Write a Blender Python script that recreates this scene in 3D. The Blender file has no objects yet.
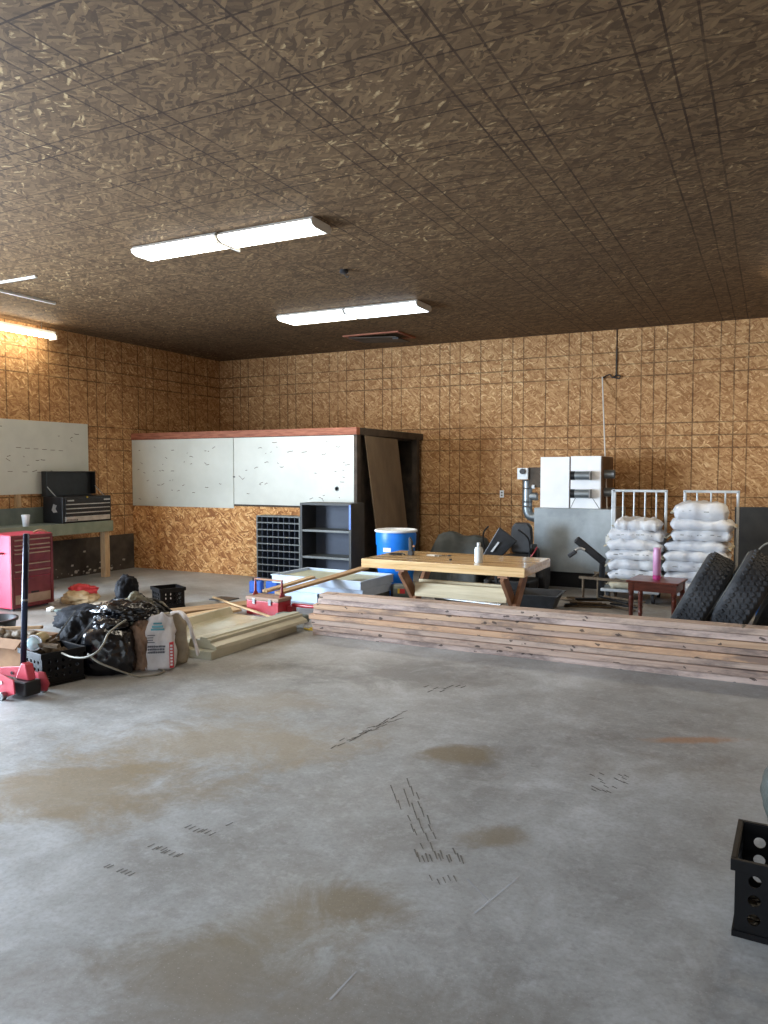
import bpy, bmesh, math, random
from mathutils import Vector, Matrix, noise
from math import sin, cos, pi, radians as R
random.seed(7)
S = bpy.context.scene
COL = S.collection

# ------------------------------------------------------------------ camera numbers
F_PX = 766.0; CAM_H = 1.7
YAW = R(26.829); PITCH = R(3.138)
FW = Vector((-sin(YAW)*cos(PITCH), cos(YAW)*cos(PITCH), -sin(PITCH)))
RT = Vector((cos(YAW), sin(YAW), 0)); UP = RT.cross(FW)
def _ray(x, y): return FW*F_PX + RT*(x-384) - UP*(y-512)
def atY(x, y, Y0):
    d = _ray(x, y); return Vector((0, 0, CAM_H)) + d*(Y0/d.y)
def atZ(x, y, z=0.0):
    d = _ray(x, y); return Vector((0, 0, CAM_H)) + d*((z-CAM_H)/d.z)

# ------------------------------------------------------------------ mesh helpers
def bm_new(): return bmesh.new()
def box(bm, c, s, rot=None):
    m = Matrix.Translation(Vector(c))
    if rot is not None: m = m @ rot
    m = m @ Matrix.Diagonal((s[0], s[1], s[2], 1))
    bmesh.ops.create_cube(bm, size=1, matrix=m)
def box2(bm, a, b):
    box(bm, [(a[i]+b[i])/2 for i in range(3)], [abs(b[i]-a[i]) for i in range(3)])
def beam(bm, p0, p1, w, h, roll=0):
    p0, p1 = Vector(p0), Vector(p1); d = p1-p0
    q = d.to_track_quat('X', 'Z').to_matrix().to_4x4()
    box(bm, (p0+p1)/2, (d.length, w, h), q @ Matrix.Rotation(roll, 4, 'X'))
def cyl(bm, p0, p1, r0, r1=None, seg=20, caps=True):
    if r1 is None: r1 = r0
    p0, p1 = Vector(p0), Vector(p1); d = p1-p0
    q = d.to_track_quat('Z', 'Y').to_matrix().to_4x4()
    bmesh.ops.create_cone(bm, cap_ends=caps, segments=seg, radius1=r0, radius2=r1, depth=d.length,
                          matrix=Matrix.Translation((p0+p1)/2) @ q)
def lathe(bm, prof, seg=32, mat=None, close=False):
    mat = mat or Matrix.Identity(4)
    rings = []
    for r, z in prof:
        rings.append([bm.verts.new(mat @ Vector((max(r, .0004)*cos(2*pi*i/seg), max(r, .0004)*sin(2*pi*i/seg), z))) for i in range(seg)])
    n = len(rings)
    for k in range(n if close else n-1):
        a, b = rings[k], rings[(k+1) % n]
        for i in range(seg):
            bm.faces.new((a[i], a[(i+1) % seg], b[(i+1) % seg], b[i]))
    if not close:
        if prof[0][0] > .001: bm.faces.new(rings[0][::-1])
        if prof[-1][0] > .001: bm.faces.new(rings[-1])
def tube(bm, pts, r, seg=8, caps=True):
    pts = [Vector(p) for p in pts]; rings = []; prev = None
    for i, p in enumerate(pts):
        t = (pts[min(i+1, len(pts)-1)]-pts[max(i-1, 0)]).normalized()
        n = prev if prev is not None else (Vector((0, 0, 1)) if abs(t.z) < .9 else Vector((1, 0, 0)))
        n = (n - t*n.dot(t)).normalized(); prev = n; b = t.cross(n)
        rr = r[i] if isinstance(r, (list, tuple)) else r
        rings.append([bm.verts.new(p + (n*cos(2*pi*k/seg)+b*sin(2*pi*k/seg))*rr) for k in range(seg)])
    for a, c in zip(rings, rings[1:]):
        for k in range(seg): bm.faces.new((a[k], a[(k+1) % seg], c[(k+1) % seg], c[k]))
    if caps: bm.faces.new(rings[0][::-1]); bm.faces.new(rings[-1])
def smoothpath(pts, n=8):
    pts = [Vector(p) for p in pts]; out = []
    P = [pts[0]]+pts+[pts[-1]]
    for i in range(1, len(P)-2):
        a, b, c, d = P[i-1:i+3]
        for k in range(n):
            t = k/n
            out.append(.5*((2*b)+(c-a)*t+(2*a-5*b+4*c-d)*t*t+(3*b-a-3*c+d)*t**3))
    out.append(pts[-1]); return out
def prism(bm, poly, z0, z1, mat=None):
    mat = mat or Matrix.Identity(4)
    lo = [bm.verts.new(mat @ Vector((x, y, z0))) for x, y in poly]
    hi = [bm.verts.new(mat @ Vector((x, y, z1))) for x, y in poly]
    n = len(poly)
    bm.faces.new(lo[::-1]); bm.faces.new(hi)
    for i in range(n): bm.faces.new((lo[i], lo[(i+1) % n], hi[(i+1) % n], hi[i]))
def quad(bm, pts):
    bm.faces.new([bm.verts.new(Vector(p)) for p in pts])
def holed(bm, w, h, nx, ny, rr, mat, mx=.03, mz=.03, th=.006, seg=16, skip=()):
    """plate w x h in local XZ with a grid of round holes, thickness th along Y"""
    cw, ch = (w-2*mx)/nx, (h-2*mz)/ny
    def both(fn):
        for yy, fl in ((-th/2, False), (th/2, True)): fn(yy, fl)
    def rect(x0, z0, x1, z1):
        box(bm, mat @ Vector(((x0+x1)/2, 0, (z0+z1)/2)), (1, 1, 1), mat.to_3x3().to_4x4() @ Matrix.Diagonal((x1-x0, th, z1-z0, 1)))
    rect(-w/2, 0, w/2, mz); rect(-w/2, h-mz, w/2, h)
    rect(-w/2, mz, -w/2+mx, h-mz); rect(w/2-mx, mz, w/2, h-mz)
    for i in range(nx):
        for j in range(ny):
            cx, cz = -w/2+mx+cw*(i+.5), mz+ch*(j+.5)
            if (i, j) in skip: rect(cx-cw/2, cz-ch/2, cx+cw/2, cz+ch/2); continue
            r = rr
            I, O = [[], []], [[], []]
            for k in range(seg):
                a = 2*pi*k/seg; c, s_ = cos(a), sin(a)
                m = 1/max(abs(c)/(cw/2), abs(s_)/(ch/2))
                for q, yy in enumerate((-th/2, th/2)):
                    O[q].append(bm.verts.new(mat @ Vector((cx+c*m, yy, cz+s_*m))))
                    I[q].append(bm.verts.new(mat @ Vector((cx+c*r, yy, cz+s_*r))))
            for k in range(seg):
                l = (k+1) % seg
                bm.faces.new((O[0][k], O[0][l], I[0][l], I[0][k]))
                bm.faces.new((O[1][l], O[1][k], I[1][k], I[1][l]))
                bm.faces.new((I[0][k], I[0][l], I[1][l], I[1][k]))
def obj(name, bm, mat, parent=None, bevel=0, smooth=False, loc=None, sub=0, recalc=True):
    if recalc: bmesh.ops.recalc_face_normals(bm, faces=bm.faces)
    me = bpy.data.meshes.new(name); bm.to_mesh(me); bm.free()
    for p in me.polygons: p.use_smooth = smooth
    o = bpy.data.objects.new(name, me); COL.objects.link(o)
    me.materials.append(mat)
    if parent: o.parent = parent
    if loc is not None: o.location = loc
    if bevel:
        b = o.modifiers.new('b', 'BEVEL'); b.width = bevel; b.segments = 2; b.limit_method = 'ANGLE'
    if sub:
        b = o.modifiers.new('s', 'SUBSURF'); b.levels = b.render_levels = sub
    return o
def tag(o, label=None, cat=None, group=None, kind=None):
    if label: o['label'] = label
    if cat: o['category'] = cat
    if group: o['group'] = group
    if kind: o['kind'] = kind
    return o
def thing(name, label, cat, loc=(0, 0, 0), rotz=0, group=None):
    o = bpy.data.objects.new(name, None); COL.objects.link(o)
    o.empty_display_size = .1
    o.location = loc; o.rotation_euler = (0, 0, rotz)
    return tag(o, label, cat, group)
def dup(root, loc, rotz, label, rot=None, name=None):
    r = root.copy(); COL.objects.link(r); r.location = loc
    r.rotation_euler = rot if rot else (0, 0, rotz); r['label'] = label
    for ch in list(root.children):
        c = ch.copy(); COL.objects.link(c); c.parent = r
        for g in ch.children:
            d = g.copy(); COL.objects.link(d); d.parent = c
    return r

# ------------------------------------------------------------------ materials
def srgb(r, g, b):
    f = lambda c: (c/255/12.92) if c/255 <= .04045 else ((c/255+.055)/1.055)**2.4
    return (f(r), f(g), f(b), 1)
class NT:
    def __init__(s, name):
        s.m = bpy.data.materials.new(name); s.m.use_nodes = True
        s.t = s.m.node_tree; s.n = s.t.nodes; s.l = s.t.links
        s.p = s.n['Principled BSDF']
    def new(s, t, **k):
        x = s.n.new(t)
        for a, b in k.items(): setattr(x, a, b)
        return x
    def put(s, sock, v):
        if isinstance(v, bpy.types.NodeSocket): s.l.new(v, sock)
        elif v is not None: sock.default_value = v
    def math(s, op, a, b=None, c=None):
        x = s.new('ShaderNodeMath', operation=op)
        s.put(x.inputs[0], a); s.put(x.inputs[1], b); s.put(x.inputs[2], c)
        return x.outputs[0]
    def mix(s, f, a, b, bt='MIX'):
        x = s.new('ShaderNodeMix', data_type='RGBA', blend_type=bt)
        s.put(x.inputs[0], f); s.put(x.inputs[6], a); s.put(x.inputs[7], b)
        return x.outputs[2]
    def obj(s): return s.new('ShaderNodeTexCoord').outputs['Object']
    def map(s, v, sc=(1, 1, 1), rot=(0, 0, 0), loc=(0, 0, 0)):
        x = s.new('ShaderNodeMapping'); s.put(x.inputs[0], v)
        x.inputs['Scale'].default_value = sc; x.inputs['Rotation'].default_value = rot; x.inputs['Location'].default_value = loc
        return x.outputs[0]
    def noise(s, v, scale, detail=4, rough=.55, dist=0):
        x = s.new('ShaderNodeTexNoise'); s.put(x.inputs['Vector'], v)
        x.inputs['Scale'].default_value = scale; x.inputs['Detail'].default_value = detail
        x.inputs['Roughness'].default_value = rough; x.inputs['Distortion'].default_value = dist
        return x.outputs[0]
    def ramp(s, f, stops):
        x = s.new('ShaderNodeValToRGB'); s.put(x.inputs[0], f)
        e = x.color_ramp.elements
        while len(e) > 1: e.remove(e[0])
        e[0].position, e[0].color = stops[0]
        for p, c in stops[1:]:
            q = e.new(p); q.color = c
        return x.outputs[0]
    def bump(s, h, st=.3, d=.01):
        x = s.new('ShaderNodeBump'); s.put(x.inputs['Height'], h)
        x.inputs['Strength'].default_value = st; x.inputs['Distance'].default_value = d
        s.l.new(x.outputs[0], s.p.inputs['Normal'])
def B(v): return (v, v, v, 1)

def mat(name, c1, c2=None, rough=.6, metal=0, scale=8, bump=0, stretch=(1, 1, 1), alpha=1, spec=.5, coat=0, lo=.35, hi=.65, bscale=None):
    t = NT(name); t.p.inputs['Roughness'].default_value = rough; t.p.inputs['Metallic'].default_value = metal
    t.p.inputs['Specular IOR Level'].default_value = spec
    t.p.inputs['Coat Weight'].default_value = coat
    v = t.map(t.obj(), stretch)
    n = t.noise(v, scale, 6, .6)
    t.put(t.p.inputs['Base Color'], t.ramp(n, [(lo, srgb(*c1)), (hi, srgb(*(c2 or c1)))]))
    if bump: t.bump(t.noise(v, bscale or scale*3, 5, .6), bump, .02)
    if alpha < 1: t.p.inputs['Alpha'].default_value = alpha
    return t.m

def osb(name, axes, stops, u_lines=None, v_lines=None, dark=.45, size=1.0, lw=.008):
    t = NT(name); o = t.obj()
    sx = t.new('ShaderNodeSeparateXYZ'); t.put(sx.inputs[0], o)
    u, v = sx.outputs[axes[0]], sx.outputs[axes[1]]
    cb = t.new('ShaderNodeCombineXYZ'); t.put(cb.inputs[0], u); t.put(cb.inputs[1], v)
    uv = cb.outputs[0]
    warp = t.new('ShaderNodeTexNoise'); t.put(warp.inputs[0], uv); warp.inputs['Scale'].default_value = 6
    vm = t.new('ShaderNodeVectorMath', operation='MULTIPLY_ADD')
    t.put(vm.inputs[0], warp.outputs[1]); vm.inputs[1].default_value = (.09, .09, 0); t.put(vm.inputs[2], uv)
    val = None
    for k, a in enumerate((.15, 1.25, 2.2, 2.85, .75)):
        m = t.map(vm.outputs[0], (1, 1, 1), (0, 0, a), (k*3.7, k*1.9, 0))
        m = t.map(m, (8.5/size, 36/size, 1))
        vo = t.new('ShaderNodeTexVoronoi', voronoi_dimensions='2D'); t.put(vo.inputs['Vector'], m); vo.inputs['Scale'].default_value = 1
        sc = t.new('ShaderNodeSeparateColor'); t.put(sc.inputs[0], vo.outputs['Color'])
        d = t.math('MULTIPLY', vo.outputs['Distance'], .2)
        r = t.math('SUBTRACT', sc.outputs[0], d)
        if val is None: val = r
        else:
            mk = t.math('GREATER_THAN', sc.outputs[1], .62)
            mx = t.new('ShaderNodeMix', data_type='FLOAT'); t.put(mx.inputs[0], mk); t.put(mx.inputs[2], val); t.put(mx.inputs[3], r)
            val = mx.outputs[0]
    fine = t.noise(t.map(uv, (60, 60, 1)), 1, 3)
    big = t.noise(uv, .55, 3)
    val = t.math('ADD', val, t.math('MULTIPLY', t.math('SUBTRACT', fine, .5), .25))
    val = t.math('ADD', val, t.math('MULTIPLY', t.math('SUBTRACT', big, .5), .45))
    col = t.ramp(val, stops)
    def lines(x, cfg, wob):
        per, offs = cfg; acc = None
        for of in offs:
            q = t.math('SUBTRACT', t.math('FLOORED_MODULO', t.math('ADD', t.math('ADD', x, wob), per/2-of+per*40), per), per/2)
            mk = t.math('LESS_THAN', t.math('ABSOLUTE', q), lw)
            acc = mk if acc is None else t.math('MAXIMUM', acc, mk)
        return acc
    brk = t.noise(uv, 1.3, 4, .7)
    wob = t.math('MULTIPLY', t.math('SUBTRACT', t.noise(uv, .8, 2), .5), .02)
    L = None
    for x, cfg in ((u, u_lines), (v, v_lines)):
        if cfg:
            m = lines(x, cfg, wob); L = m if L is None else t.math('MAXIMUM', L, m)
    if L is not None:
        st = t.new('ShaderNodeMapRange'); t.put(st.inputs[0], brk)
        st.inputs[1].default_value = .33; st.inputs[2].default_value = .55; st.inputs[3].default_value = dark*.35; st.inputs[4].default_value = dark
        col = t.mix(t.math('MULTIPLY', L, st.outputs[0]), col, srgb(38, 22, 12))
    t.put(t.p.inputs['Base Color'], col)
    t.p.inputs['Roughness'].default_value = .72; t.p.inputs['Specular IOR Level'].default_value = .25
    t.bump(val, .25, .004)
    return t.m

WALLSTOPS = [(.0, srgb(152, 108, 68)), (.25, srgb(170, 126, 83)), (.55, srgb(186, 143, 97)), (.82, srgb(200, 159, 112)), (1, srgb(230, 196, 146))]
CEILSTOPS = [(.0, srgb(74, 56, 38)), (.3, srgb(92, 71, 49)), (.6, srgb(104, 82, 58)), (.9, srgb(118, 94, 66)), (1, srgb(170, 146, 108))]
M = {}
M['osb_back'] = osb('osb_back', (0, 2), WALLSTOPS, (1.11, (-2.93, -2.745, -2.56, -2.19)), (1.11, (3.14, 3.33, 3.52)), .62, .75, .010)
M['osb_left'] = osb('osb_left', (1, 2), WALLSTOPS, (1.11, (.1, .285, .47, .84)), (1.11, (3.14, 3.33, 3.52)), .62, .75, .010)
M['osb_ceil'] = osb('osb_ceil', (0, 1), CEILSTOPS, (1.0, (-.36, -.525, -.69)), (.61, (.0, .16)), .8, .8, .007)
M['osb_low'] = osb('osb_low', (0, 2), [(.0, srgb(146, 94, 54)), (.3, srgb(182, 128, 78)), (.6, srgb(204, 152, 96)), (1, srgb(238, 198, 140))], None, None, .5, .85)

def concrete():
    t = NT('concrete_floor'); o = t.obj()
    a = t.noise(o, .5, 6, .6, .8); b = t.noise(o, 2.2, 9, .72, .5); c = t.noise(o, 45, 4, .6); e = t.noise(o, 11, 7, .8); g = t.noise(o, 110, 3, .6)
    v = t.math('ADD', t.math('MULTIPLY', a, .55), t.math('MULTIPLY', b, .45))
    col = t.ramp(v, [(.36, srgb(118, 118, 116)), (.45, srgb(144, 145, 144)), (.54, srgb(164, 166, 166)), (.64, srgb(190, 193, 195))])
    col = t.mix(t.ramp(e, [(.5, B(0)), (.7, B(.45))]), col, srgb(198, 201, 206))
    sx = t.new('ShaderNodeSeparateXYZ'); t.put(sx.inputs[0], o)
    cy_, sy_ = cos(YAW), sin(YAW)
    U = t.math('ADD', t.math('MULTIPLY', sx.outputs[0], cy_), t.math('MULTIPLY', sx.outputs[1], sy_))
    W_ = t.math('SUBTRACT', t.math('MULTIPLY', sx.outputs[1], cy_), t.math('MULTIPLY', sx.outputs[0], sy_))
    for (px, py, rx, ry, st, colr) in STAINS:
        p = atZ(px, py); cu = p.x*cy_+p.y*sy_; cv = p.y*cy_-p.x*sy_
        dx = t.math('DIVIDE', t.math('SUBTRACT', U, cu), rx)
        dy = t.math('DIVIDE', t.math('SUBTRACT', W_, cv), ry)
        d = t.math('SQRT', t.math('ADD', t.math('MULTIPLY', dx, dx), t.math('MULTIPLY', dy, dy)))
        d = t.math('ADD', d, t.math('ADD', t.math('MULTIPLY', t.math('SUBTRACT', b, .5), 2.4), t.math('MULTIPLY', t.math('SUBTRACT', a, .5), 1.6)))
        m = t.ramp(d, [(.35, B(st)), (1.0, B(0))])
        col = t.mix(m, col, srgb(*colr))
    col = t.mix(t.ramp(c, [(.45, B(0)), (.8, B(.35))]), col, srgb(104, 98, 92))
    col = t.mix(t.ramp(g, [(.62, B(0)), (.75, B(.5))]), col, srgb(206, 206, 204))
    t.put(t.p.inputs['Base Color'], col)
    t.put(t.p.inputs['Roughness'], t.ramp(b, [(.35, B(.42)), (.7, B(.62))]))
    t.bump(t.math('ADD', c, t.math('MULTIPLY', b, 2)), .12, .006)
    return t.m
STAINS = [(60, 790, .95, .6, .7, (142, 124, 92)), (215, 742, 1.0, .5, .6, (152, 136, 108)), (250, 702, .6, .3, .4, (150, 134, 106)),
          (455, 752, .26, .16, .75, (118, 104, 76)), (498, 836, .20, .14, .65, (124, 110, 84)), (355, 905, .30, .20, .75, (116, 102, 74)), (280, 930, .40, .16, .5, (126, 114, 90)),
          (215, 960, .50, .24, .65, (118, 106, 82)), (400, 674, 1.0, .5, .6, (104, 104, 104)), (700, 740, .35, .07, .7, (168, 122, 84)),
          (300, 1030, 1.2, .3, .5, (124, 120, 112)), (20, 1000, 1.2, .3, .4, (128, 120, 110)), (160, 640, 1.6, .8, .35, (160, 140, 108)), (30, 612, 1.6, 1.0, .4, (140, 118, 96)), (560, 600, 3.0, 1.6, .6, (116, 104, 90)), (640, 770, .6, .3, .35, (130, 122, 110))]
M['floor'] = concrete()
M['stem'] = mat('stem_wall', (50, 44, 38), (86, 78, 68), .8, scale=3, bump=.3, lo=.4, hi=.7)
M['stem_paint'] = mat('peeled_paint', (150, 145, 135), (190, 186, 176), .8, scale=20)
M['white_board'] = mat('white_board', (192, 194, 184), (204, 206, 196), .45, scale=1.5)
M['scuff'] = mat('scuff', (120, 112, 98), (96, 90, 80), .8, scale=3)
M['cab_front_shaded'] = mat('cabinet_front_shaded', (98, 34, 36), (120, 50, 52), .4, scale=4)  # cabinet red with the shade on its front painted into the colour
M['jack_red'] = mat('jack_red', (186, 52, 70), (206, 76, 92), .4, scale=6)
M['redwood'] = mat('redwood', (128, 72, 50), (166, 104, 78), .7, scale=5, stretch=(1, 8, 8))
M['dark_wood'] = mat('dark_wood', (52, 44, 36), (80, 68, 56), .75, scale=5)
M['ply'] = mat('weathered_ply', (92, 78, 62), (124, 106, 84), .75, scale=2.5, stretch=(1, 1, .4), bump=.1)
M['stud'] = mat('raw_stud', (170, 140, 104), (198, 170, 132), .7, scale=8, stretch=(4, 4, .6))
M['bench_paint'] = mat('bench_paint', (112, 122, 104), (134, 142, 122), .5, scale=4)
M['bench_gray'] = mat('bench_gray', (92, 102, 98), (112, 122, 116), .5, scale=4)
M['black_metal'] = mat('black_metal', (22, 23, 25), (34, 35, 38), .38, metal=.2, scale=6)
M['black_plastic'] = mat('black_plastic', (26, 27, 29), (42, 43, 46), .42, scale=12)
M['crate_front'] = mat('crate_plastic', (9, 10, 13), (16, 17, 21), .45, scale=10, spec=.25)
M['silver'] = mat('silver', (170, 170, 168), (200, 200, 198), .35, metal=.6)
M['steel'] = mat('steel', (120, 122, 124), (160, 162, 164), .3, metal=.9, scale=5)
M['chrome'] = mat('chrome', (190, 192, 195), (210, 212, 215), .2, metal=1)
M['red_paint'] = mat('red_paint', (158, 34, 44), (182, 50, 62), .35, scale=3, coat=.2)
M['red_dark'] = mat('red_dark', (138, 34, 40), (164, 50, 54), .4, scale=5)
M['red_side_lit'] = mat('red_side_lit', (180, 36, 66), (194, 50, 78), .35, scale=3)  # cabinet red brightened to pink, daylight on the side painted in
M['dusty_red'] = mat('dusty_red', (150, 122, 104), (166, 140, 122), .7)
M['bin_gray'] = mat('bin_gray', (96, 100, 98), (116, 120, 118), .5, scale=5)
M['bin_dark'] = mat('bin_dark', (26, 29, 33), (38, 42, 46), .6, scale=5)
M['shelf_blue'] = mat('shelf_back', (60, 68, 84), (74, 82, 98), .6, scale=2)
M['shelf_dark'] = mat('shelf_dark', (44, 45, 46), (62, 62, 60), .55, scale=4)
M['blue'] = mat('blue_plastic', (16, 118, 226), (28, 132, 236), .38, scale=3)
M['blue2'] = mat('blue_can', (40, 96, 190), (56, 112, 204), .4)
M['white_plastic'] = mat('white_plastic', (214, 220, 224), (232, 236, 238), .4)
M['tray'] = mat('tray_enamel', (176, 192, 214), (196, 210, 228), .4, scale=3)
M['tray_in'] = mat('tray_inner', (176, 180, 158), (192, 196, 172), .5, scale=3)
M['pine'] = mat('pine_top', (206, 166, 112), (232, 200, 150), .22, scale=3, stretch=(.6, 9, 9), coat=.5)
M['pine_raw'] = mat('pine_raw', (212, 196, 160), (232, 218, 186), .6, scale=4, stretch=(.6, 9, 9))
M['leg_brown'] = mat('leg_brown', (138, 98, 72), (172, 128, 98), .55, scale=5)
M['stool'] = mat('stool_wood', (94, 42, 32), (128, 62, 46), .35, scale=5, stretch=(1, 6, 6), coat=.3)
M['plank'] = mat('plank_tan', (166, 136, 100), (198, 168, 128), .7, scale=4, stretch=(8, .7, 8))
M['plank2'] = mat('plank_brown', (142, 112, 80), (176, 142, 104), .7, scale=4, stretch=(8, .7, 8))
M['channel'] = mat('beige_metal', (176, 172, 150), (198, 194, 172), .35, metal=.0, scale=3, coat=.3)
M['channel2'] = mat('beige_sheet', (180, 174, 148), (210, 206, 186), .22, metal=.0, scale=2, coat=.5)
M['tarp'] = mat('tarp', (42, 48, 48), (62, 68, 68), .6, scale=3, bump=.2)
M['rubber'] = mat('rubber', (40, 42, 46), (66, 68, 72), .75, scale=8, bump=.3)
M['rubber_side'] = mat('rubber_side', (84, 84, 80), (112, 112, 106), .8, scale=8)
M['galv'] = mat('galvanised', (128, 136, 140), (158, 164, 168), .38, metal=.75, scale=1.6)
M['foil'] = mat('bright_sheet_metal', (240, 242, 244), (250, 251, 252), .3, metal=.0, scale=2, coat=.3)
M['furnace'] = mat('furnace_grey', (140, 148, 152), (172, 180, 184), .36, metal=.35, scale=1.2, lo=.4, hi=.6)
M['brown_side'] = mat('furnace_brown', (84, 62, 44), (108, 80, 58), .6)
M['cart'] = mat('cart_paint', (176, 182, 184), (204, 208, 210), .4, metal=.2, scale=6)
M['sack'] = mat('sack', (196, 198, 204), (222, 222, 222), .6, scale=4, bump=.6, bscale=8)
M['sack_end'] = mat('sack_beige', (178, 166, 140), (206, 196, 172), .7, scale=5, bump=.35, bscale=10)
M['sack_print'] = mat('sack_print', (120, 122, 120), (140, 140, 134), .7)
M['feed'] = mat('feed_bag', (206, 204, 208), (232, 230, 234), .5, scale=5, bump=.5, bscale=10)
M['feed_tan'] = mat('feed_tan', (150, 136, 116), (186, 174, 152), .6, scale=5, bump=.4)
M['feed_brown'] = mat('feed_brown', (108, 84, 68), (150, 122, 102), .7, scale=8, bump=.6, bscale=16)
M['trash'] = mat('trash_bag', (6, 7, 12), (12, 13, 20), .24, scale=5, bump=.35, bscale=8, coat=.2)
M['trash_gray'] = mat('grey_bag', (46, 52, 48), (70, 74, 70), .45, scale=4, bump=.5)
M['cloth_black'] = mat('black_cloth', (14, 15, 19), (34, 35, 40), .75, scale=7, bump=.8, bscale=14, spec=.15)
M['cloth_olive'] = mat('olive_plastic', (44, 42, 34), (104, 98, 74), .5, scale=7, bump=.8, bscale=12)
M['cord'] = mat('grey_cord', (118, 116, 106), (146, 142, 130), .6)
M['cord_black'] = mat('black_cord', (22, 22, 24), (46, 46, 46), .6)
M['card'] = mat('cardboard', (126, 92, 62), (156, 118, 82), .8, scale=4)
M['junk'] = mat('rusty_parts', (74, 58, 42), (112, 96, 74), .7, scale=12, bump=.5)
M['orange'] = mat('orange', (226, 62, 30), (240, 80, 44), .5)
M['lamp_lens'] = mat('lamp_lens', (176, 214, 226), (206, 236, 242), .15, scale=14, coat=.6)
M['lamp_beige'] = mat('beige_housing', (150, 134, 98), (176, 160, 122), .5)
M['pink'] = mat('pink_plastic', (212, 150, 196), (226, 172, 210), .3)
M['pink_dark'] = mat('pink_band', (206, 60, 150), (216, 80, 160), .3)
M['bluestick'] = mat('jack_handle', (26, 32, 52), (38, 46, 70), .3, metal=.5)
M['bottle'] = mat('frosted_bottle', (206, 212, 214), (224, 230, 232), .35, scale=4)
M['paper'] = mat('paper', (206, 202, 192), (226, 222, 214), .8)
M['paper_tan'] = mat('kraft_paper', (176, 150, 112), (196, 172, 136), .8)
M['fixture'] = mat('fixture_white', (216, 214, 206), (230, 228, 222), .5)
M['teal'] = mat('teal_print', (96, 160, 176), None, .6)
M['red_print'] = mat('red_print', (196, 54, 60), None, .6)
M['grey_print'] = mat('grey_print', (104, 106, 116), None, .6)
M['yellow'] = mat('yellow', (220, 190, 60), None, .5)
M['mud'] = mat('mud', (84, 74, 62), (104, 92, 76), .9, scale=20, alpha=.6)
M['scratch'] = mat('scratch', (196, 198, 202), None, .8, alpha=.55)
M['ground'] = mat('outside_gravel', (150, 146, 136), (176, 170, 160), .9, scale=2)
def emit(name, c, s):
    t = NT(name); t.p.inputs['Base Color'].default_value = (.9, .9, .9, 1)
    n = t.noise(t.obj(), 6, 2)
    t.put(t.p.inputs['Emission Color'], t.ramp(n, [(.3, c), (.7, c)])); t.p.inputs['Emission Strength'].default_value = s
    return t.m
M['tube_warm'] = emit('lens_warm', (1, .93, .78, 1), 7.5)
M['tube_cool'] = emit('lens_cool', (.86, .94, 1, 1), 7.5)
M['tube_hot'] = emit('tube_hot', (1, .90, .70, 1), 26)
def lumber_mat(i):
    base = [((172, 148, 134), (206, 184, 168)), ((172, 138, 112), (208, 176, 146)), ((182, 158, 148), (214, 194, 184)), ((164, 140, 126), (200, 174, 158)), ((184, 144, 114), (216, 180, 148))][i % 5]
    t = NT('old_board_%d' % i); o = t.obj()
    g = t.noise(t.map(o, (.8, 20, 20), loc=(i*3.1, 0, 0)), 2, 6, .65)
    col = t.ramp(g, [(.3, srgb(*base[0])), (.7, srgb(*base[1]))])
    grime = t.noise(t.map(o, (1.4, 1, 5), loc=(i*7.3, 1, 2)), 1.3, 6, .7)
    col = t.mix(t.ramp(grime, [(.48, B(0)), (.62, B(.75))]), col, srgb(112, 98, 94))
    wv = t.new('ShaderNodeVectorMath', operation='ADD'); wn = t.new('ShaderNodeTexNoise'); t.put(wn.inputs[0], o); wn.inputs['Scale'].default_value = 22
    vm = t.new('ShaderNodeVectorMath', operation='MULTIPLY'); t.put(vm.inputs[0], wn.outputs[1]); vm.inputs[1].default_value = (.09, .09, .05)
    t.put(wv.inputs[0], vm.outputs[0]); t.put(wv.inputs[1], o)
    vo = t.new('ShaderNodeTexVoronoi'); t.put(vo.inputs['Vector'], t.map(wv.outputs[0], (9, 2, 20), loc=(i*2.7, i*1.3, 0))); vo.inputs['Scale'].default_value = 1
    sc = t.new('ShaderNodeSeparateColor'); t.put(sc.inputs[0], vo.outputs['Color'])
    m = t.math('MULTIPLY', t.math('LESS_THAN', vo.outputs['Distance'], .22), t.math('GREATER_THAN', sc.outputs[0], .5))
    col = t.mix(t.math('MULTIPLY', m, .8), col, srgb(52, 42, 38))
    t.put(t.p.inputs['Base Color'], col); t.p.inputs['Roughness'].default_value = .75
    t.bump(g, .2, .004); return t.m
for i in range(5): M['board%d' % i] = lumber_mat(i)

# ================================================================== THE SETTING
X0, X1, Y0, Y1, HC = -9.92, 6.0, -4.0, 12.32, 3.87
def struct(name, bm, m, parent=None, **k):
    o = obj(name, bm, m, parent, **k)
    if not parent: o['kind'] = 'structure'
    return o
bm = bm_new(); box2(bm, (X0-.3, Y0-.3, -.2), (X1+.3, Y1+.3, 0)); floor = struct('floor', bm, M['floor'])
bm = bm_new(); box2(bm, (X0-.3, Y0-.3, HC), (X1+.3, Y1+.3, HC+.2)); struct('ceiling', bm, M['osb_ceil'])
bm = bm_new(); box2(bm, (X0-.2, Y1, 0), (X1+.2, Y1+.2, HC)); struct('wall_back', bm, M['osb_back'])
bm = bm_new()
box2(bm, (X0-.2, 4.6, 0), (X0, Y1, HC)); box2(bm, (X0-.2, Y0, 0), (X0, -.6, HC)); box2(bm, (X0-.2, -.6, 3.3), (X0, 4.6, HC))
struct('wall_left', bm, M['osb_left'])
bm = bm_new(); box2(bm, (X1, Y0, 0), (X1+.2, Y1, HC)); struct('wall_right', bm, M['osb_left'])
bm = bm_new()
box2(bm, (X0, Y0-.2, 0), (-6.0, Y0, HC)); box2(bm, (2.5, Y0-.2, 0), (X1, Y0, HC)); box2(bm, (-6.0, Y0-.2, 3.3), (2.5, Y0, HC))
struct('wall_front', bm, M['osb_back'])
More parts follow.
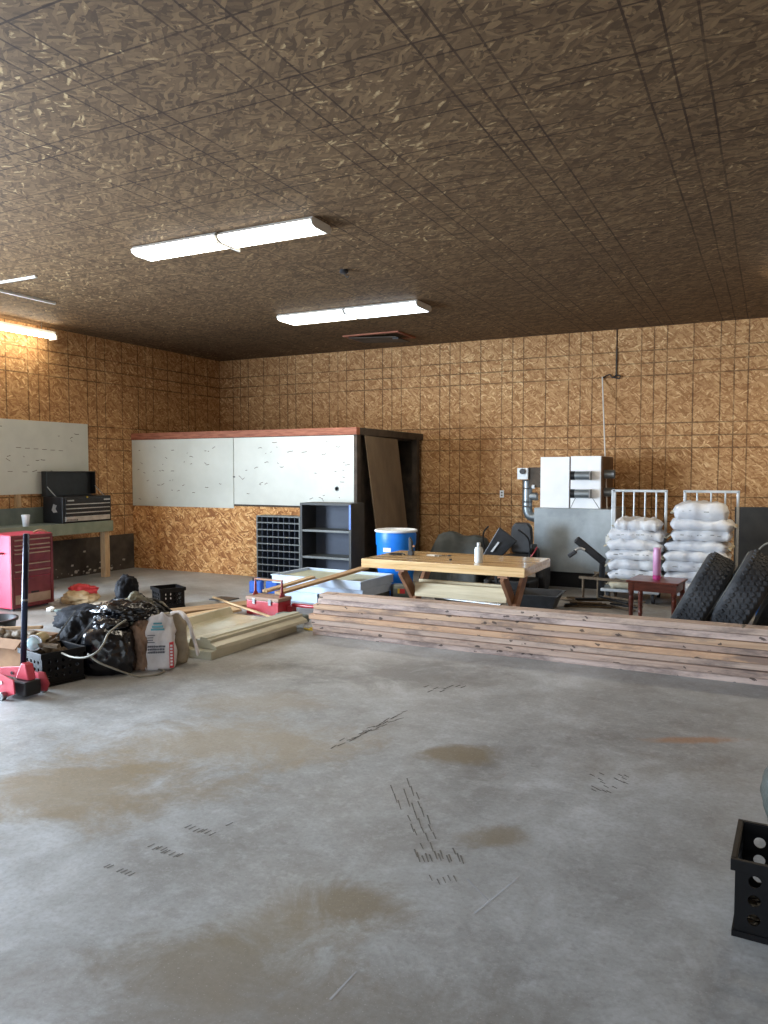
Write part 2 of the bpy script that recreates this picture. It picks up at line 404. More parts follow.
# concrete stem wall at the foot of the left wall
bm = bm_new(); box2(bm, (X0+.001, 4.6, 0), (X0+.03, 9.9, .6)); struct('baseboard_left', bm, M['stem'])
bm = bm_new()
for i in range(60):
    y = random.uniform(7.2, 9.7); z = random.expovariate(14)+.03
    if z > .4: continue
    s = random.uniform(.008, .035)
    quad(bm, [(X0+.033, y-s, z-s*.4), (X0+.033, y+s*.6, z-s*.6), (X0+.033, y+s, z+s*.4), (X0+.033, y-s*.5, z+s*.5)])
struct('trim_1', bm, M['stem_paint'])
# outside ground
bm = bm_new(); box2(bm, (-40, -40, -.3), (X0-.3, 40, -.02)); box2(bm, (X0-.3, -40, -.3), (40, Y0-.3, -.02))
struct('trim_2', bm, M['ground'])
# tyre prints and scratches on the floor
bm = bm_new(); bs = bm_new()
def dash(b, x, y, dx, dy, w):
    p = atZ(x, y, .0); q = atZ(x+dx, y+dy, .0); d = (q-p); n = Vector((-d.y, d.x, 0)).normalized()*w
    quad(b, [p-n+Vector((0, 0, .0015)), q-n*.6+Vector((0, 0, .0015)), q+n*.6+Vector((0, 0, .0015)), p+n+Vector((0, 0, .0015))])
RN = random.Random(4); rj = lambda v: RN.uniform(-v, v)
for i in range(12):
    for j in range(3):
        if RN.random() < .75: dash(bm, 332+i*5.6+j*4+rj(1.5), 749-i*2.6-j*3.5+rj(1), 7+rj(2), -2.6+rj(1), .006)
for (x, y, n) in ((103, 867, 2), (116, 872, 4), (147, 848, 4), (160, 853, 5), (184, 829, 4), (200, 833, 3), (226, 826, 1)):
    for k in range(n): dash(bm, x+k*4.2+rj(.8), y+k*1.2+rj(.8), 7, -3.4, .0055)
for i in range(9):
    for j in range(3):
        if RN.random() < .8: dash(bm, 392+i*3.6+j*8+rj(1.5), 785+i*7.4-j*3+rj(2), 3, 8+rj(2), .0035)
for i in range(13): dash(bm, 413+i*4+rj(1.5), 852+rj(4), 3, 8+rj(2), .004)
for i in range(5): dash(bm, 430+i*6+rj(1), 877+rj(2), 3, 6, .003)
for i in range(18): dash(bm, 588+i*2.2+rj(2), 792-RN.uniform(0, 20), 5, 2.5, .005)
for i in range(8): dash(bm, 424+i*5+rj(2), 690+rj(3), 5, -2, .006)
for (x, y, dx, dy) in ((474, 914, 44, -36), (467, 879, 22, 22), (330, 1000, 26, -28)): dash(bs, x, y, dx, dy, .0045)
p = struct('tyre_prints', bm, M['mud'], floor); p = struct('scratches', bs, M['scratch'], floor)

# ------------------------------------------------------------------ ceiling lights
def fixture_wrap(name, label, cat, loc, L, W, rz, lens, group):
    t = thing(name, label, cat, loc, rz, group)
    b = bm_new(); prism(b, [(-W/2, 0), (W/2, 0), (W/2-.03, .03), (-W/2+.03, .03)], -L/2, L/2, Matrix.Rotation(pi/2, 4, 'Z') @ Matrix.Rotation(pi/2, 4, 'X'))
    obj('housing', b, M['fixture'], t)
    b = bm_new()
    prof = [(-W/2+.004, -.001), (-W/2+.02, -.032), (-W/2+.07, -.05), (W/2-.07, -.05), (W/2-.02, -.032), (W/2-.004, -.001)]
    prism(b, prof, -L/2+.012, L/2-.012, Matrix.Rotation(pi/2, 4, 'Z') @ Matrix.Rotation(pi/2, 4, 'X'))
    obj('lens', b, lens, t)
    for s in (-1, 1):
        b = bm_new(); prism(b, [(x*1.02, z*1.03) for x, z in prof], -.006, .006, Matrix.Translation((s*(L/2-.006), 0, 0)) @ Matrix.Rotation(pi/2, 4, 'Z') @ Matrix.Rotation(pi/2, 4, 'X'))
        obj('end_cap', b, M['fixture'], t)
    return t
ZF = HC-.031
fixture_wrap('ceiling_light', 'lit warm-white wraparound ceiling light, left half of the nearer pair', 'ceiling light', (-5.10, 5.81, ZF), 1.02, .34, 0, M['tube_warm'], None)
t = fixture_wrap('ceiling_light', 'lit warm-white wraparound ceiling light, right half of the nearer pair', 'ceiling light', (-4.07, 5.83, ZF), 1.02, .34, 0, M['tube_warm'], None)
b = bm_new(); box2(b, (-.53, -.19, -.06), (-.512, .19, .0)); obj('joining_strap', b, M['fixture'], t)
fixture_wrap('ceiling_light', 'lit ceiling light nearer the left wall in the pair close to the back wall', 'ceiling light', (-5.70, 9.24, ZF), 1.06, .5, 0, M['tube_warm'], None)
fixture_wrap('ceiling_light', 'lit bluish-white ceiling light, right half of the pair close to the back wall', 'ceiling light', (-4.62, 9.24, ZF), 1.06, .5, 0, M['tube_cool'], None)
def strip_light(label, loc, rz, L, lens):
    t = thing('strip_light', label, 'ceiling light', loc, rz); h = L/2
    b = bm_new(); box2(b, (-h, -.04, 0), (h, .04, .05)); obj('housing', b, M['fixture'], t)
    for s in (-.045, .045):
        b = bm_new(); cyl(b, (-h+.03, s, -.03), (h-.03, s, -.03), .022, seg=12); obj('tube', b, lens, t, smooth=True)
    for s in (-h+.015, h-.015):
        b = bm_new(); box(b, (s, 0, -.036), (.028, .15, .07)); obj('socket', b, M['fixture'], t)
    for s in (-h*.8, h*.8):
        b = bm_new(); cyl(b, (s, 0, .05), (s, 0, HC-loc[2]-.001), .006); obj('hanger', b, M['steel'], t)
    return t
strip_light('lit bare fluorescent strip hung high along the left wall', (-9.68, 7.05, 3.72), R(90), 2.2, M['tube_hot'])
strip_light('lit fluorescent strip just beyond the right edge making a glow on the ceiling', (.66, 9.45, 3.70), R(8), 1.3, M['tube_hot'])
b = bm_new(); box2(b, (-8.355, 4.5, HC-.03), (-8.325, 7.05, HC-.001)); tag(obj('surface_conduit', b, M['fixture']), 'white conduit running on the ceiling parallel to the left wall', 'conduit')
b = bm_new(); box2(b, (-8.30, 5.99, HC-.02), (-7.40, 6.02, HC-.001)); tag(obj('surface_conduit', b, M['fixture']), 'short pale conduit on the ceiling crossing toward the room centre', 'conduit')
t = thing('junction_box', 'small round dark junction box on the ceiling between the light pairs', 'junction box', (-4.2, 7.34, HC-.03))
b = bm_new(); lathe(b, [(.045, .029), (.05, .0), (.035, -.012), (.0, -.012)], 20); obj('cover', b, M['black_plastic'], t, smooth=False)
b = bm_new(); tube(b, smoothpath([(.0, 0, -.01), (.03, .02, -.05), (.06, .0, -.04)]), .006); obj('wire', b, M['cord_black'], t)
t = thing('ceiling_hatch', 'dark ceiling hatch panel hanging slightly open behind the farther lights', 'hatch', (-5.75, 11.2, HC-.001))
b = bm_new(); 
for (a, c) in (((-.5, -.33), (.5, -.27)), ((-.5, .27), (.5, .33)), ((-.5, -.27), (-.44, .27)), ((.44, -.27), (.5, .27))): box2(b, (a[0], a[1], -.02), (c[0], c[1], 0))
obj('frame', b, M['redwood'], t)
b = bm_new(); box(b, (0, 0, -.055), (.86, .52, .015), Matrix.Rotation(R(3), 4, 'Y')); obj('panel', b, M['dark_wood'], t)
b = bm_new(); box(b, (.4, -.2, -.09), (.1, .05, .03)); obj('latch', b, M['black_metal'], t)

# ------------------------------------------------------------------ boards on the left wall
def scuffs(n, a0, a1, z0, z1, plane, axis):
    b = bm_new()
    for i in range(n):
        u = random.uniform(a0, a1); z = random.uniform(z0, z1); L = random.uniform(.02, .1); an = random.choice([0, 0, .1, -.1, -.5, .4])
        w = .005; k = 3; pts = [(u+L*j/k*cos(an), z+L*j/k*sin(an)+random.uniform(-.008, .008)) for j in range(k+1)]
        for (u0, q0), (u1, q1) in zip(pts, pts[1:]):
            P = [(u0, q0-w), (u1, q1-w), (u1, q1+w), (u0, q0+w)]
            if axis == 'y': quad(b, [(x, plane, z_) for x, z_ in P])
            else: quad(b, [(plane, x, z_) for x, z_ in P])
    return b
t = thing('wall_board', 'large white-painted board screwed to the left wall above the workbench', 'board', (X0, 7.3, 1.34))
b = bm_new(); box2(b, (.001, -2.4, 0), (.02, 1.65, 1.10)); obj('sheet', b, M['white_board'], t, bevel=.003)
obj('scuff_marks', scuffs(26, -1.5, 1.6, .1, 1.0, .022, 'x'), M['scuff'], t)
b = bm_new()
for (z, y0, y1) in ((.69, .35, 1.1), (.35, -.3, .95)):
    for k in range(6): y = y0+(y1-y0)*k/5; box2(b, (.02, y-.03, z-.004-k*.006), (.023, y+.05, z+.004-k*.006))
obj('shelf_bracket_marks', b, M['scuff'], t)

# ------------------------------------------------------------------ workbench on the left wall
t = thing('workbench', 'grey-green painted wall workbench with one raw wooden post', 'workbench', (X0+.031, 6.9, 0))
b = bm_new(); box2(b, (0, -2.2, .86), (.55, 1.99, .90)); obj('top', b, M['bench_gray'], t)
b = bm_new(); box2(b, (.55, -.18, .735), (.575, 1.99, .905)); obj('apron', b, M['bench_paint'], t, bevel=.004)
for i in range(5):
    b = bm_new(); box2(b, (.55, -2.2+i*.40, .70), (.572, -2.2+i*.40+.392, .905)); obj('drawer_front', b, M['bench_paint'], t, bevel=.004)
b = bm_new(); box2(b, (0, -2.2, .90), (.03, 1.5, 1.14)); obj('backsplash', b, M['bench_gray'], t, bevel=.003)
b = bm_new(); box2(b, (.40, 1.88, 0), (.50, 1.98, .86)); obj('leg', b, M['stud'], t, bevel=.004)
b = bm_new(); box2(b, (.40, -.60, 0), (.50, -.5, .86)); obj('leg', b, M['stud'], t, bevel=.004)
b = bm_new(); box2(b, (.001, .28, 1.15), (.05, .36, 1.34)); tag(obj('wall_block', b, M['stud'], None, loc=(X0, 7.3, 0)), 'short wooden cleat on the left wall under the white board', 'block')
# cup
t = thing('paper_cup', 'pale cup standing on the workbench left of the black tool chest', 'cup', (-9.40, 7.36, .90))
b = bm_new(); lathe(b, [(.040, 0), (.054, .145), (.057, .15), (.052, .148), (.038, .004), (0, .004)], 24); obj('cup_body', b, M['white_plastic'], t, smooth=True)
b = bm_new(); lathe(b, [(.057, .15), (.060, .153), (.058, .165), (.05, .17), (0, .17)], 24); obj('lid', b, M['white_plastic'], t, smooth=True)
# ------------------------------------------------------------------ black tool chest
t = thing('tool_chest', 'black metal tool chest with open lid on the workbench', 'tool chest', (-9.395, 7.99, .9005))
b = bm_new(); box2(b, (-.42, 0, 0), (0, .94, .40)); obj('body', b, M['black_metal'], t, bevel=.01)
b = bm_new()
# lid: a shallow tray standing open at the back
box2(b, (-.44, .0, .40), (-.425, .94, .78)); box2(b, (-.425, .0, .42), (-.33, .015, .78)); box2(b, (-.425, .925, .42), (-.33, .94, .78)); box2(b, (-.425, 0, .765), (-.33, .94, .78))
lid = obj('lid', b, M['black_metal'], t, bevel=.004)
for i, (z0, z1) in enumerate(((.30, .37), (.235, .292), (.17, .228), (.105, .163), (.025, .098))):
    b = bm_new(); box2(b, (0, .04, z0), (.014, .90, z1)); d = obj('drawer', b, M['black_metal'] if i < 4 else M['silver'], t, bevel=.003)
    if i == 0: 
        for yy in (.08, .78):
            b = bm_new(); box2(b, (.014, yy, z0+.03), (.017, yy+.12, z0+.05)); obj('drawer_badge', b, M['silver'], d)
    else:
        b = bm_new(); box2(b, (.014, .05, z1-.016), (.026, .89, z1-.003)); obj('drawer_pull', b, M['silver'], d)
b = bm_new(); box2(b, (.0145, .06, .035), (.017, .26, .06)); obj('name_plate', b, M['black_plastic'], t)
b = bm_new(); 
for k in range(7): box2(b, (.0171, .07+k*.026, .041), (.0180, .07+k*.026+.016, .054))
obj('name_plate_lettering', b, M['silver'], t)
b = bm_new(); prism(b, [(-.23, .2), (-.19, .29), (-.12, .27), (-.15, .22), (-.11, .17), (-.19, .16)], .0, .003, Matrix.Translation((0, -.001, 0)) @ Matrix.Rotation(pi/2, 4, 'X')); obj('side_emblem', b, M['silver'], t)
for s in (.012, .928):
    b = bm_new(); beam(b, (-.14, s, .395), (-.35, s, .56), .006, .012); obj('lid_stay', b, M['silver'], t)
b = bm_new(); cyl(b, (.002, .46, .385), (.012, .46, .385), .012); obj('lock', b, M['yellow'], t)
# ------------------------------------------------------------------ red rolling cabinet
t = thing('rolling_tool_cabinet', 'red metal rolling tool cabinet in front of the workbench', 'tool cabinet', (-8.08, 6.1, 0))
b = bm_new(); box2(b, (-.48, 0, .03), (0, .60, .92)); obj('body', b, M['red_side_lit'], t, bevel=.012)
b = bm_new(); 
for a in ((0, .0, .03, .035), (0, .565, .03, .60)): box2(b, (0.001, a[1], .04), (.014, a[3], .91))
box2(b, (.001, .035, .04), (.014, .565, .07)); box2(b, (.001, .035, .87), (.014, .565, .91)); obj('face_frame', b, M['cab_front_shaded'], t, bevel=.003)
for (z0, z1) in ((.805, .865), (.755, .80), (.705, .75), (.575, .70), (.49, .57), (.40, .485)):
    b = bm_new(); box2(b, (.001, .04, z0), (.012, .56, z1)); d = obj('drawer', b, M['cab_front_shaded'], t, bevel=.002)
    b = bm_new(); box2(b, (.012, .05, z1-.018), (.026, .55, z1-.004)); obj('drawer_pull', b, M['dusty_red'], d)
b = bm_new(); box2(b, (.001, .04, .075), (.010, .56, .392)); d = obj('lower_door', b, M['cab_front_shaded'], t, bevel=.003)
b = bm_new(); box2(b, (.010, .05, .08), (.0115, .55, .19)); obj('dust_band', b, M['dusty_red'], d)
b = bm_new(); box2(b, (.010, .27, .195), (.014, .38, .215)); obj('door_badge', b, M['black_metal'], d)
b = bm_new(); cyl(b, (-.12, -.004, .70), (-.12, -.03, .70), .012); tube(b, [(-.2, -.002, .72), (-.2, -.04, .70), (-.12, -.04, .70)], .009); obj('side_handle', b, M['cab_front_shaded'], t)
for (x, y) in ((-.42, .06), (-.42, .54), (-.06, .06), (-.06, .54)):
    b = bm_new(); cyl(b, (x, y-.012, .025), (x, y+.012, .025), .025); obj('caster', b, M['black_plastic'], t)
b = bm_new(); tube(b, smoothpath([(0, 0, 0), (.06, .06, .03), (.1, .12, 0)]), .012); tag(obj('glove_scrap', b, M['leg_brown'], None, loc=(-8.2, 6.52, .925)), 'small brown leather scrap on top of the red tool cabinet', 'scrap')

# ------------------------------------------------------------------ storage enclosure at the back left
EX, EY, ET = -5.46, 9.92, 2.33
t = thing('storage_enclosure', 'boxed storage room of chipboard and white panels in the back left corner', 'enclosure', (X0, EY, 0))
W = EX-X0; D = Y1-EY-.002
b = bm_new(); box2(b, (.001, 0, 0), (W-.06, .02, 1.12)); obj('chipboard_front', b, M['osb_low'], t)
b = bm_new(); box2(b, (.012, -.012, 1.085), (2.195, 0, 2.215)); w1 = obj('white_panel', b, M['white_board'], t, bevel=.003)
obj('scuff_marks', scuffs(34, .1, 2.1, 1.2, 2.15, -.0135, 'y'), M['scuff'], w1)
b = bm_new(); box2(b, (2.205, -.012, 1.15), (W-.05, 0, 2.215)); w1 = obj('white_panel', b, M['white_board'], t, bevel=.003)
obj('scuff_marks', scuffs(34, 2.3, W-.15, 1.25, 2.15, -.0135, 'y'), M['scuff'], w1)
b = bm_new(); box2(b, (0.001, 0.005, 1.12), (W-.1, .03, 2.25)); obj('backing', b, M['dark_wood'], t)
b = bm_new(); box2(b, (.001, -.02, 2.22), (W, .09, ET)); obj('top_plate', b, M['redwood'], t, bevel=.004)
b = bm_new(); box2(b, (W-.09, .09, 2.22), (W, D, ET)); obj('side_plate', b, M['dark_wood'], t, bevel=.004)
b = bm_new(); box2(b, (.001, .09, 2.20), (W-.09, D, 2.24)); obj('added_roof_deck', b, M['dark_wood'], t)  # unseen deck, added to keep the enclosure interior dark
b = bm_new(); box2(b, (W-.05, -.01, 0), (W, .10, 2.22)); obj('post', b, M['dark_wood'], t)
b = bm_new(); box2(b, (W-.09, D-.28, 0), (W, D-.16, 2.22)); obj('post', b, M['dark_wood'], t)
b = bm_new(); box2(b, (W-.10, .11, 0), (W-.08, .75, 2.2)); obj('side_wall', b, M['dark_wood'], t)
b = bm_new(); box2(b, (.02, D-.03, 0), (W-.1, D, 2.2)); obj('inner_back_lining', b, M['dark_wood'], t)
b = bm_new(); lathe(b, [(.035, 0), (.035, .006), (.026, .006), (.026, 0)], 20, Matrix.Translation((4.12, -.012, 1.42)) @ Matrix.Rotation(pi/2, 4, 'X')); obj('round_port', b, M['bin_gray'], t)
b = bm_new(); box2(b, (2.19, -.015, 1.58), (2.23, -.012, 1.60)); obj('latch_plate', b, M['black_metal'], t)
# leaning plywood
b = bm_new()
A0, A1, C1, C0 = Vector((EX+.012, 10.12, 2.215)), Vector((EX+.012, 11.22, 2.19)), Vector((EX+.26, 11.28, .002)), Vector((EX+.26, 10.22, .002))
n = Vector((.018, 0, .002))
vs = [b.verts.new(v) for v in (A0, A1, C1, C0, A0+n, A1+n, C1+n, C0+n)]
for f in ((0, 1, 2, 3), (7, 6, 5, 4), (0, 4, 5, 1), (1, 5, 6, 2), (2, 6, 7, 3), (3, 7, 4, 0)): b.faces.new([vs[i] for i in f])
tag(obj('plywood_sheet', b, M['ply']), 'tall weathered plywood sheet leaning on the side of the storage enclosure', 'plywood')

# ------------------------------------------------------------------ bin cabinet and shelf
t = thing('parts_bin_cabinet', 'low grey pigeonhole parts cabinet against the enclosure', 'cabinet', (-7.10, 9.66, 0))
b = bm_new(); w, h, d = .80, 1.0, .25
box2(b, (0, d-.008, 0), (w, d, h)); obj('back', b, M['bin_dark'], t)
b = bm_new(); box2(b, (0, 0, 0), (.02, d-.01, h)); box2(b, (w-.02, 0, 0), (w, d-.01, h)); box2(b, (.02, 0, h-.02), (w-.02, d-.01, h)); obj('frame', b, M['bin_gray'], t)
for i in range(9):
    b = bm_new(); z = .02+i*.108; box2(b, (.02, 0.002, z), (w-.02, d-.01, z+.004)); box2(b, (.02, 0.0, z), (w-.02, .008, z+.018)); obj('shelf', b, M['bin_gray'], t)
for i in range(1, 8):
    b = bm_new(); x = w*i/8; box2(b, (x-.004, .009, .02), (x+.004, d-.01, h-.02)); obj('divider', b, M['shelf_blue'], t)
t = thing('open_shelf_unit', 'dark metal open shelf unit with three bays beside the parts cabinet', 'shelf unit', (-6.18, 9.48, 0))
b = bm_new(); w, h, d = .86, 1.22, .40
box2(b, (0, 0, 0), (.035, d, h)); obj('side_panel', b, M['shelf_dark'], t)
b = bm_new(); box2(b, (w-.035, 0, 0), (w, d, h)); obj('side_panel', b, M['shelf_dark'], t)
b = bm_new(); box2(b, (.035, 0, h-.03), (w-.035, d, h)); obj('top', b, M['shelf_dark'], t)
b = bm_new(); box2(b, (.035, d-.01, 0), (w-.035, d, h-.03)); obj('back', b, M['shelf_blue'], t)
for z in (.06, .41, .80):
    b = bm_new(); box2(b, (.035, .005, z), (w-.035, d-.01, z+.03)); obj('shelf', b, M['bin_gray'], t)
b = bm_new(); box2(b, (w-.034, -.002, .85), (w-.004, 0, 1.2)); obj('blue_edge_strip', b, M['blue2'], t)

# ------------------------------------------------------------------ stacked enamel trays + planks
def tray(label, loc, rz, w, d, h, cat='tray'):
    t = thing('shallow_tray', label, cat, loc, rz)
    b = bm_new(); box2(b, (0, 0, 0), (w, .02, h)); box2(b, (0, d-.02, 0), (w, d, h)); box2(b, (0, .02, 0), (.02, d-.02, h)); box2(b, (w-.02, .02, 0), (w, d-.02, h))
    box2(b, (0, -.012, h-.015), (w, 0, h)); box2(b, (-.012, -.012, h-.015), (0, d, h)); box2(b, (w, -.012, h-.015), (w+.012, d, h))
    obj('rim', b, M['tray'], t, bevel=.003)
    b = bm_new(); box2(b, (.02, .02, h-.05), (w-.02, d-.02, h-.035)); obj('panel', b, M['tray_in'], t)
tray('small pale blue tray at the bottom of the tray stack', (-5.62, 8.26, 0), R(-2), .50, .55, .13)
b = bm_new(); box2(b, (0, 0, 0), (.62, .5, .125)); tag(obj('support_box', b, M['bin_gray'], None, loc=(-5.05, 8.42, 0)), 'grey box holding up the right end of the pale trays', 'box')
tray('wide pale blue enamel tray in the middle of the tray stack', (-5.62, 8.28, .131), R(-4), 1.18, .70, .10)
tray('wide pale enamel tray topmost of the tray stack with greenish inside', (-5.80, 8.22, .232), R(-3), 1.36, .82, .11)
def board(name, label, p0, p1, w, h, m, roll=0, cat='board', group=None):
    p0, p1 = Vector(p0), Vector(p1); d = p1-p0
    b = bm_new(); box(b, (0, 0, 0), (w, d.length, h))
    o = obj(name, b, m, None, bevel=.003)
    o.matrix_world = Matrix.Translation((p0+p1)/2) @ d.to_track_quat('Y', 'Z').to_matrix().to_4x4() @ Matrix.Rotation(roll, 4, 'Y')
    return tag(o, label, cat, group)
board('wooden_plank', 'long brown plank resting across the top tray, end nearest the blue drum', Vector((-5.18, 7.45, .245)), atY(366, 567.5, 8.6), .14, .03, M['plank2'])
board('wooden_plank', 'shorter tan plank rising from the red tool box onto the trays', Vector((-5.40, 7.5, .245)), atY(313, 577, 8.15), .10, .03, M['plank'])
# ------------------------------------------------------------------ red tool tote
t = thing('red_tool_tote', 'red metal tool box with a raised carrying handle and dusty lid', 'tool box', (-5.52, 7.30, 0), R(-4))
b = bm_new(); prism(b, [(0, 0), (.48, 0), (.48, .24), (0, .24)], 0, .17); obj('body', b, M['red_paint'], t, bevel=.008)
b = bm_new(); box2(b, (-.008, -.008, .172), (.488, .248, .215)); obj('lid', b, M['dusty_red'], t, bevel=.01)
for x in (.04, .44):
    b = bm_new(); prism(b, [(-.05, 0), (.05, 0), (.02, .05), (.012, .20), (-.012, .20), (-.02, .05)], -.004, .004, Matrix.Translation((x-.0, .12 if x < .2 else .12, .216)) @ Matrix.Rotation(pi/2, 4, 'Z') @ Matrix.Rotation(pi/2, 4, 'X')); obj('handle_bracket', b, M['red_dark'], t)
b = bm_new(); cyl(b, (.03, .12, .405), (.45, .12, .405), .011); obj('handle_bar', b, M['leg_brown'], t)
for x in (.12, .36):
    b = bm_new(); box2(b, (x-.02, -.014, .13), (x+.02, -.009, .2)); obj('latch', b, M['steel'], t)
for (x, y, lab) in ((-6.34, 8.62, 'left one of the two by the pale trays'), (-6.12, 8.70, 'right one of the two by the pale trays')):
    t = thing('blue_can', 'small blue fuel can, '+lab, 'can', (x, y, 0), R(12))
    b = bm_new(); prism(b, [(-.09, -.06), (.09, -.06), (.09, .06), (-.09, .06)], 0, .17); obj('body', b, M['blue2'], t, bevel=.02)
    b = bm_new(); cyl(b, (-.04, 0, .17), (-.04, 0, .20), .025); obj('cap', b, M['black_plastic'], t)
    b = bm_new(); tube(b, smoothpath([(.07, 0, .165), (.06, 0, .2), (0, 0, .2), (-.01, 0, .168)]), .008); obj('grip', b, M['blue2'], t)
# red bracket + dark pad
t = thing('red_steel_bracket', 'bent red steel bracket lying beside the stacked lumber', 'bracket', (-4.62, 7.42, 0), R(0))
b = bm_new(); tube(b, smoothpath([(-.36, .05, .12), (-.1, .0, .13), (.12, 0, .14), (.17, 0, .12), (.18, 0, .02)], 5), .022, 8); obj('bent_tube', b, M['red_paint'], t, smooth=True)
b = bm_new(); box2(b, (-.42, .0, 0), (-.34, .1, .11)); obj('mounting_foot', b, M['red_dark'], t)
b = bm_new(); box2(b, (.13, -.05, 0), (.23, .05, .02)); obj('base_foot', b, M['red_dark'], t)
b = bm_new(); box(b, (0, 0, .055), (.40, .16, .09)); tag(obj('dark_block', b, M['bench_gray'], None, bevel=.03, loc=(-4.74, 7.10, 0)), 'dark slate-grey padded block on the floor under the red bracket', 'block').rotation_euler = (0, 0, R(-6))
t = thing('yellow_strap', 'small coiled yellow strap on the floor at the lumber end', 'strap', (-4.36, 6.86, 0))
b = bm_new(); tube(b, smoothpath([(0, 0, .012), (.07, .03, .02), (.12, -.02, .012), (.05, -.06, .015), (-.05, -.02, .012)]), .01); obj('webbing', b, M['yellow'], t)
b = bm_new(); box(b, (.12, -.03, .02), (.05, .03, .02)); obj('hook', b, M['black_metal'], t)

# ------------------------------------------------------------------ beige metal channels
def channel(label, p0, p1, prof, m, roll=0, nm='metal_channel'):
    p0, p1 = Vector(p0), Vector(p1); d = p1-p0
    b = bm_new(); prism(b, prof, 0, d.length, Matrix.Rotation(-pi/2, 4, 'X') @ Matrix.Diagonal((1, -1, 1, 1)))
    o = obj(nm, b, m, None, bevel=.003)
    o.matrix_world = Matrix.Translation(p0) @ d.to_track_quat('Y', 'Z').to_matrix().to_4x4() @ Matrix.Rotation(roll, 4, 'Y')
    return tag(o, label, 'metal channel')
channel('long flat beige metal box section lowest in the pile by the feed bag', (-4.62, 5.34, 0), (-4.62, 6.72, 0),
        [(-.19, 0), (.19, 0), (.19, .075), (-.19, .075)], M['channel'])
channel('beige ridged garage trim channel on top at the front of the pile', (-4.60, 5.42, .077), (-4.53, 6.84, .085),
        [(-.17, 0), (.17, 0), (.16, .03), (.10, .055), (.10, .085), (.065, .085), (.06, .10), (-.02, .10), (-.03, .08), (-.15, .075)], M['channel'])
channel('wide glossy beige sheet with a raised back edge lying behind the ridged channel', (-5.12, 5.45, .07), (-5.10, 6.80, .085),
        [(-.28, .0), (.28, .0), (.28, .012), (-.22, .016), (-.26, .09), (-.285, .09)], M['channel2'], nm='metal_sheet')
channel('short beige box section under the left side of the glossy sheet', (-5.10, 5.36, 0), (-5.10, 6.5, 0),
        [(-.17, 0), (.17, 0), (.17, .065), (-.17, .065)], M['channel'])
b = bm_new(); box(b, (0, 0, .0), (.10, .03, .07)); tag(obj('plastic_wrap', b, M['white_plastic'], None, bevel=.01, loc=(-4.50, 6.90, .036)), 'scrap of white plastic on the far end of the ridged channel', 'plastic scrap')
board('wooden_stick', 'thin wooden stick slanting over the beige sheet toward the red tool box', (-6.55, 7.95, .02), atZ(277, 619, .12), .03, .02, M['plank'])
board('flat_board', 'wide brown board flat on the floor behind the beige channels', (-6.42, 6.75, .016), (-5.82, 7.85, .016), .30, .03, M['plank2'])
board('flat_board', 'second tan board flat on the floor nearer the red tool box', (-5.98, 6.55, .014), (-5.62, 7.25, .06), .26, .026, M['plank'])
b = bm_new(); box2(b, (0, 0, 0), (.30, .25, .012)); tag(obj('dark_tile', b, M['black_plastic'], None, loc=(-6.55, 7.86, 0)), 'small flat black square on the bare floor near the tan boards', 'tile')

# ------------------------------------------------------------------ lumber stack
N = 8
ends = [-4.20, -4.19, -4.22, -4.24, -4.20, -4.18, -4.14, -4.11]
fr = [.0, -.022, .006, -.014, .012, -.016, .004, -.012]
pos = ['bottom board of the stack', 'second board up in the stack', 'third board up in the stack', 'fourth board up in the stack',
       'fifth board up in the stack', 'third board down from the top of the stack', 'board just under the top one', 'topmost board of the stack']
tint = ['worn pinkish-grey', 'dirty brown', 'stained grey-pink', 'weathered tan', 'orange-tinted', 'worn pinkish-grey', 'dirty brown', 'weathered tan']
mi = [2, 3, 0, 4, 3, 1, 2, 0]
for i in range(N):
    h = .052; z0 = i*.0545
    L = ends[i]; zt = .003*i
    b = bm_new(); nseg = 12; lo = []
    x1 = .75+random.uniform(-.06, .1)
    rows = []
    for k in range(nseg+1):
        x = (x1-L)*k/nseg; wob = noise.noise(Vector((k*.5, i*3.3, 0)))*.003
        rise = zt*k/nseg
        rows.append([b.verts.new(Vector((x, y+wob*2, z+wob*.4*(i > 0)+rise))) for (y, z) in ((0, .0), (.16, .0), (.16, h), (0, h))])
    b.faces.new(rows[0]); b.faces.new(rows[-1][::-1])
    for r0, r1 in zip(rows, rows[1:]):
        for k in range(4): b.faces.new((r0[k], r0[(k+1) % 4], r1[(k+1) % 4], r1[k]))
    o = obj('used_board', b, M['board%d' % mi[i]], None, bevel=.004, loc=(L, 6.67+fr[i], z0))
    tag(o, 'long %s used lumber board, %s' % (tint[i], pos[i]), 'board', 'used boards stacked across the floor')

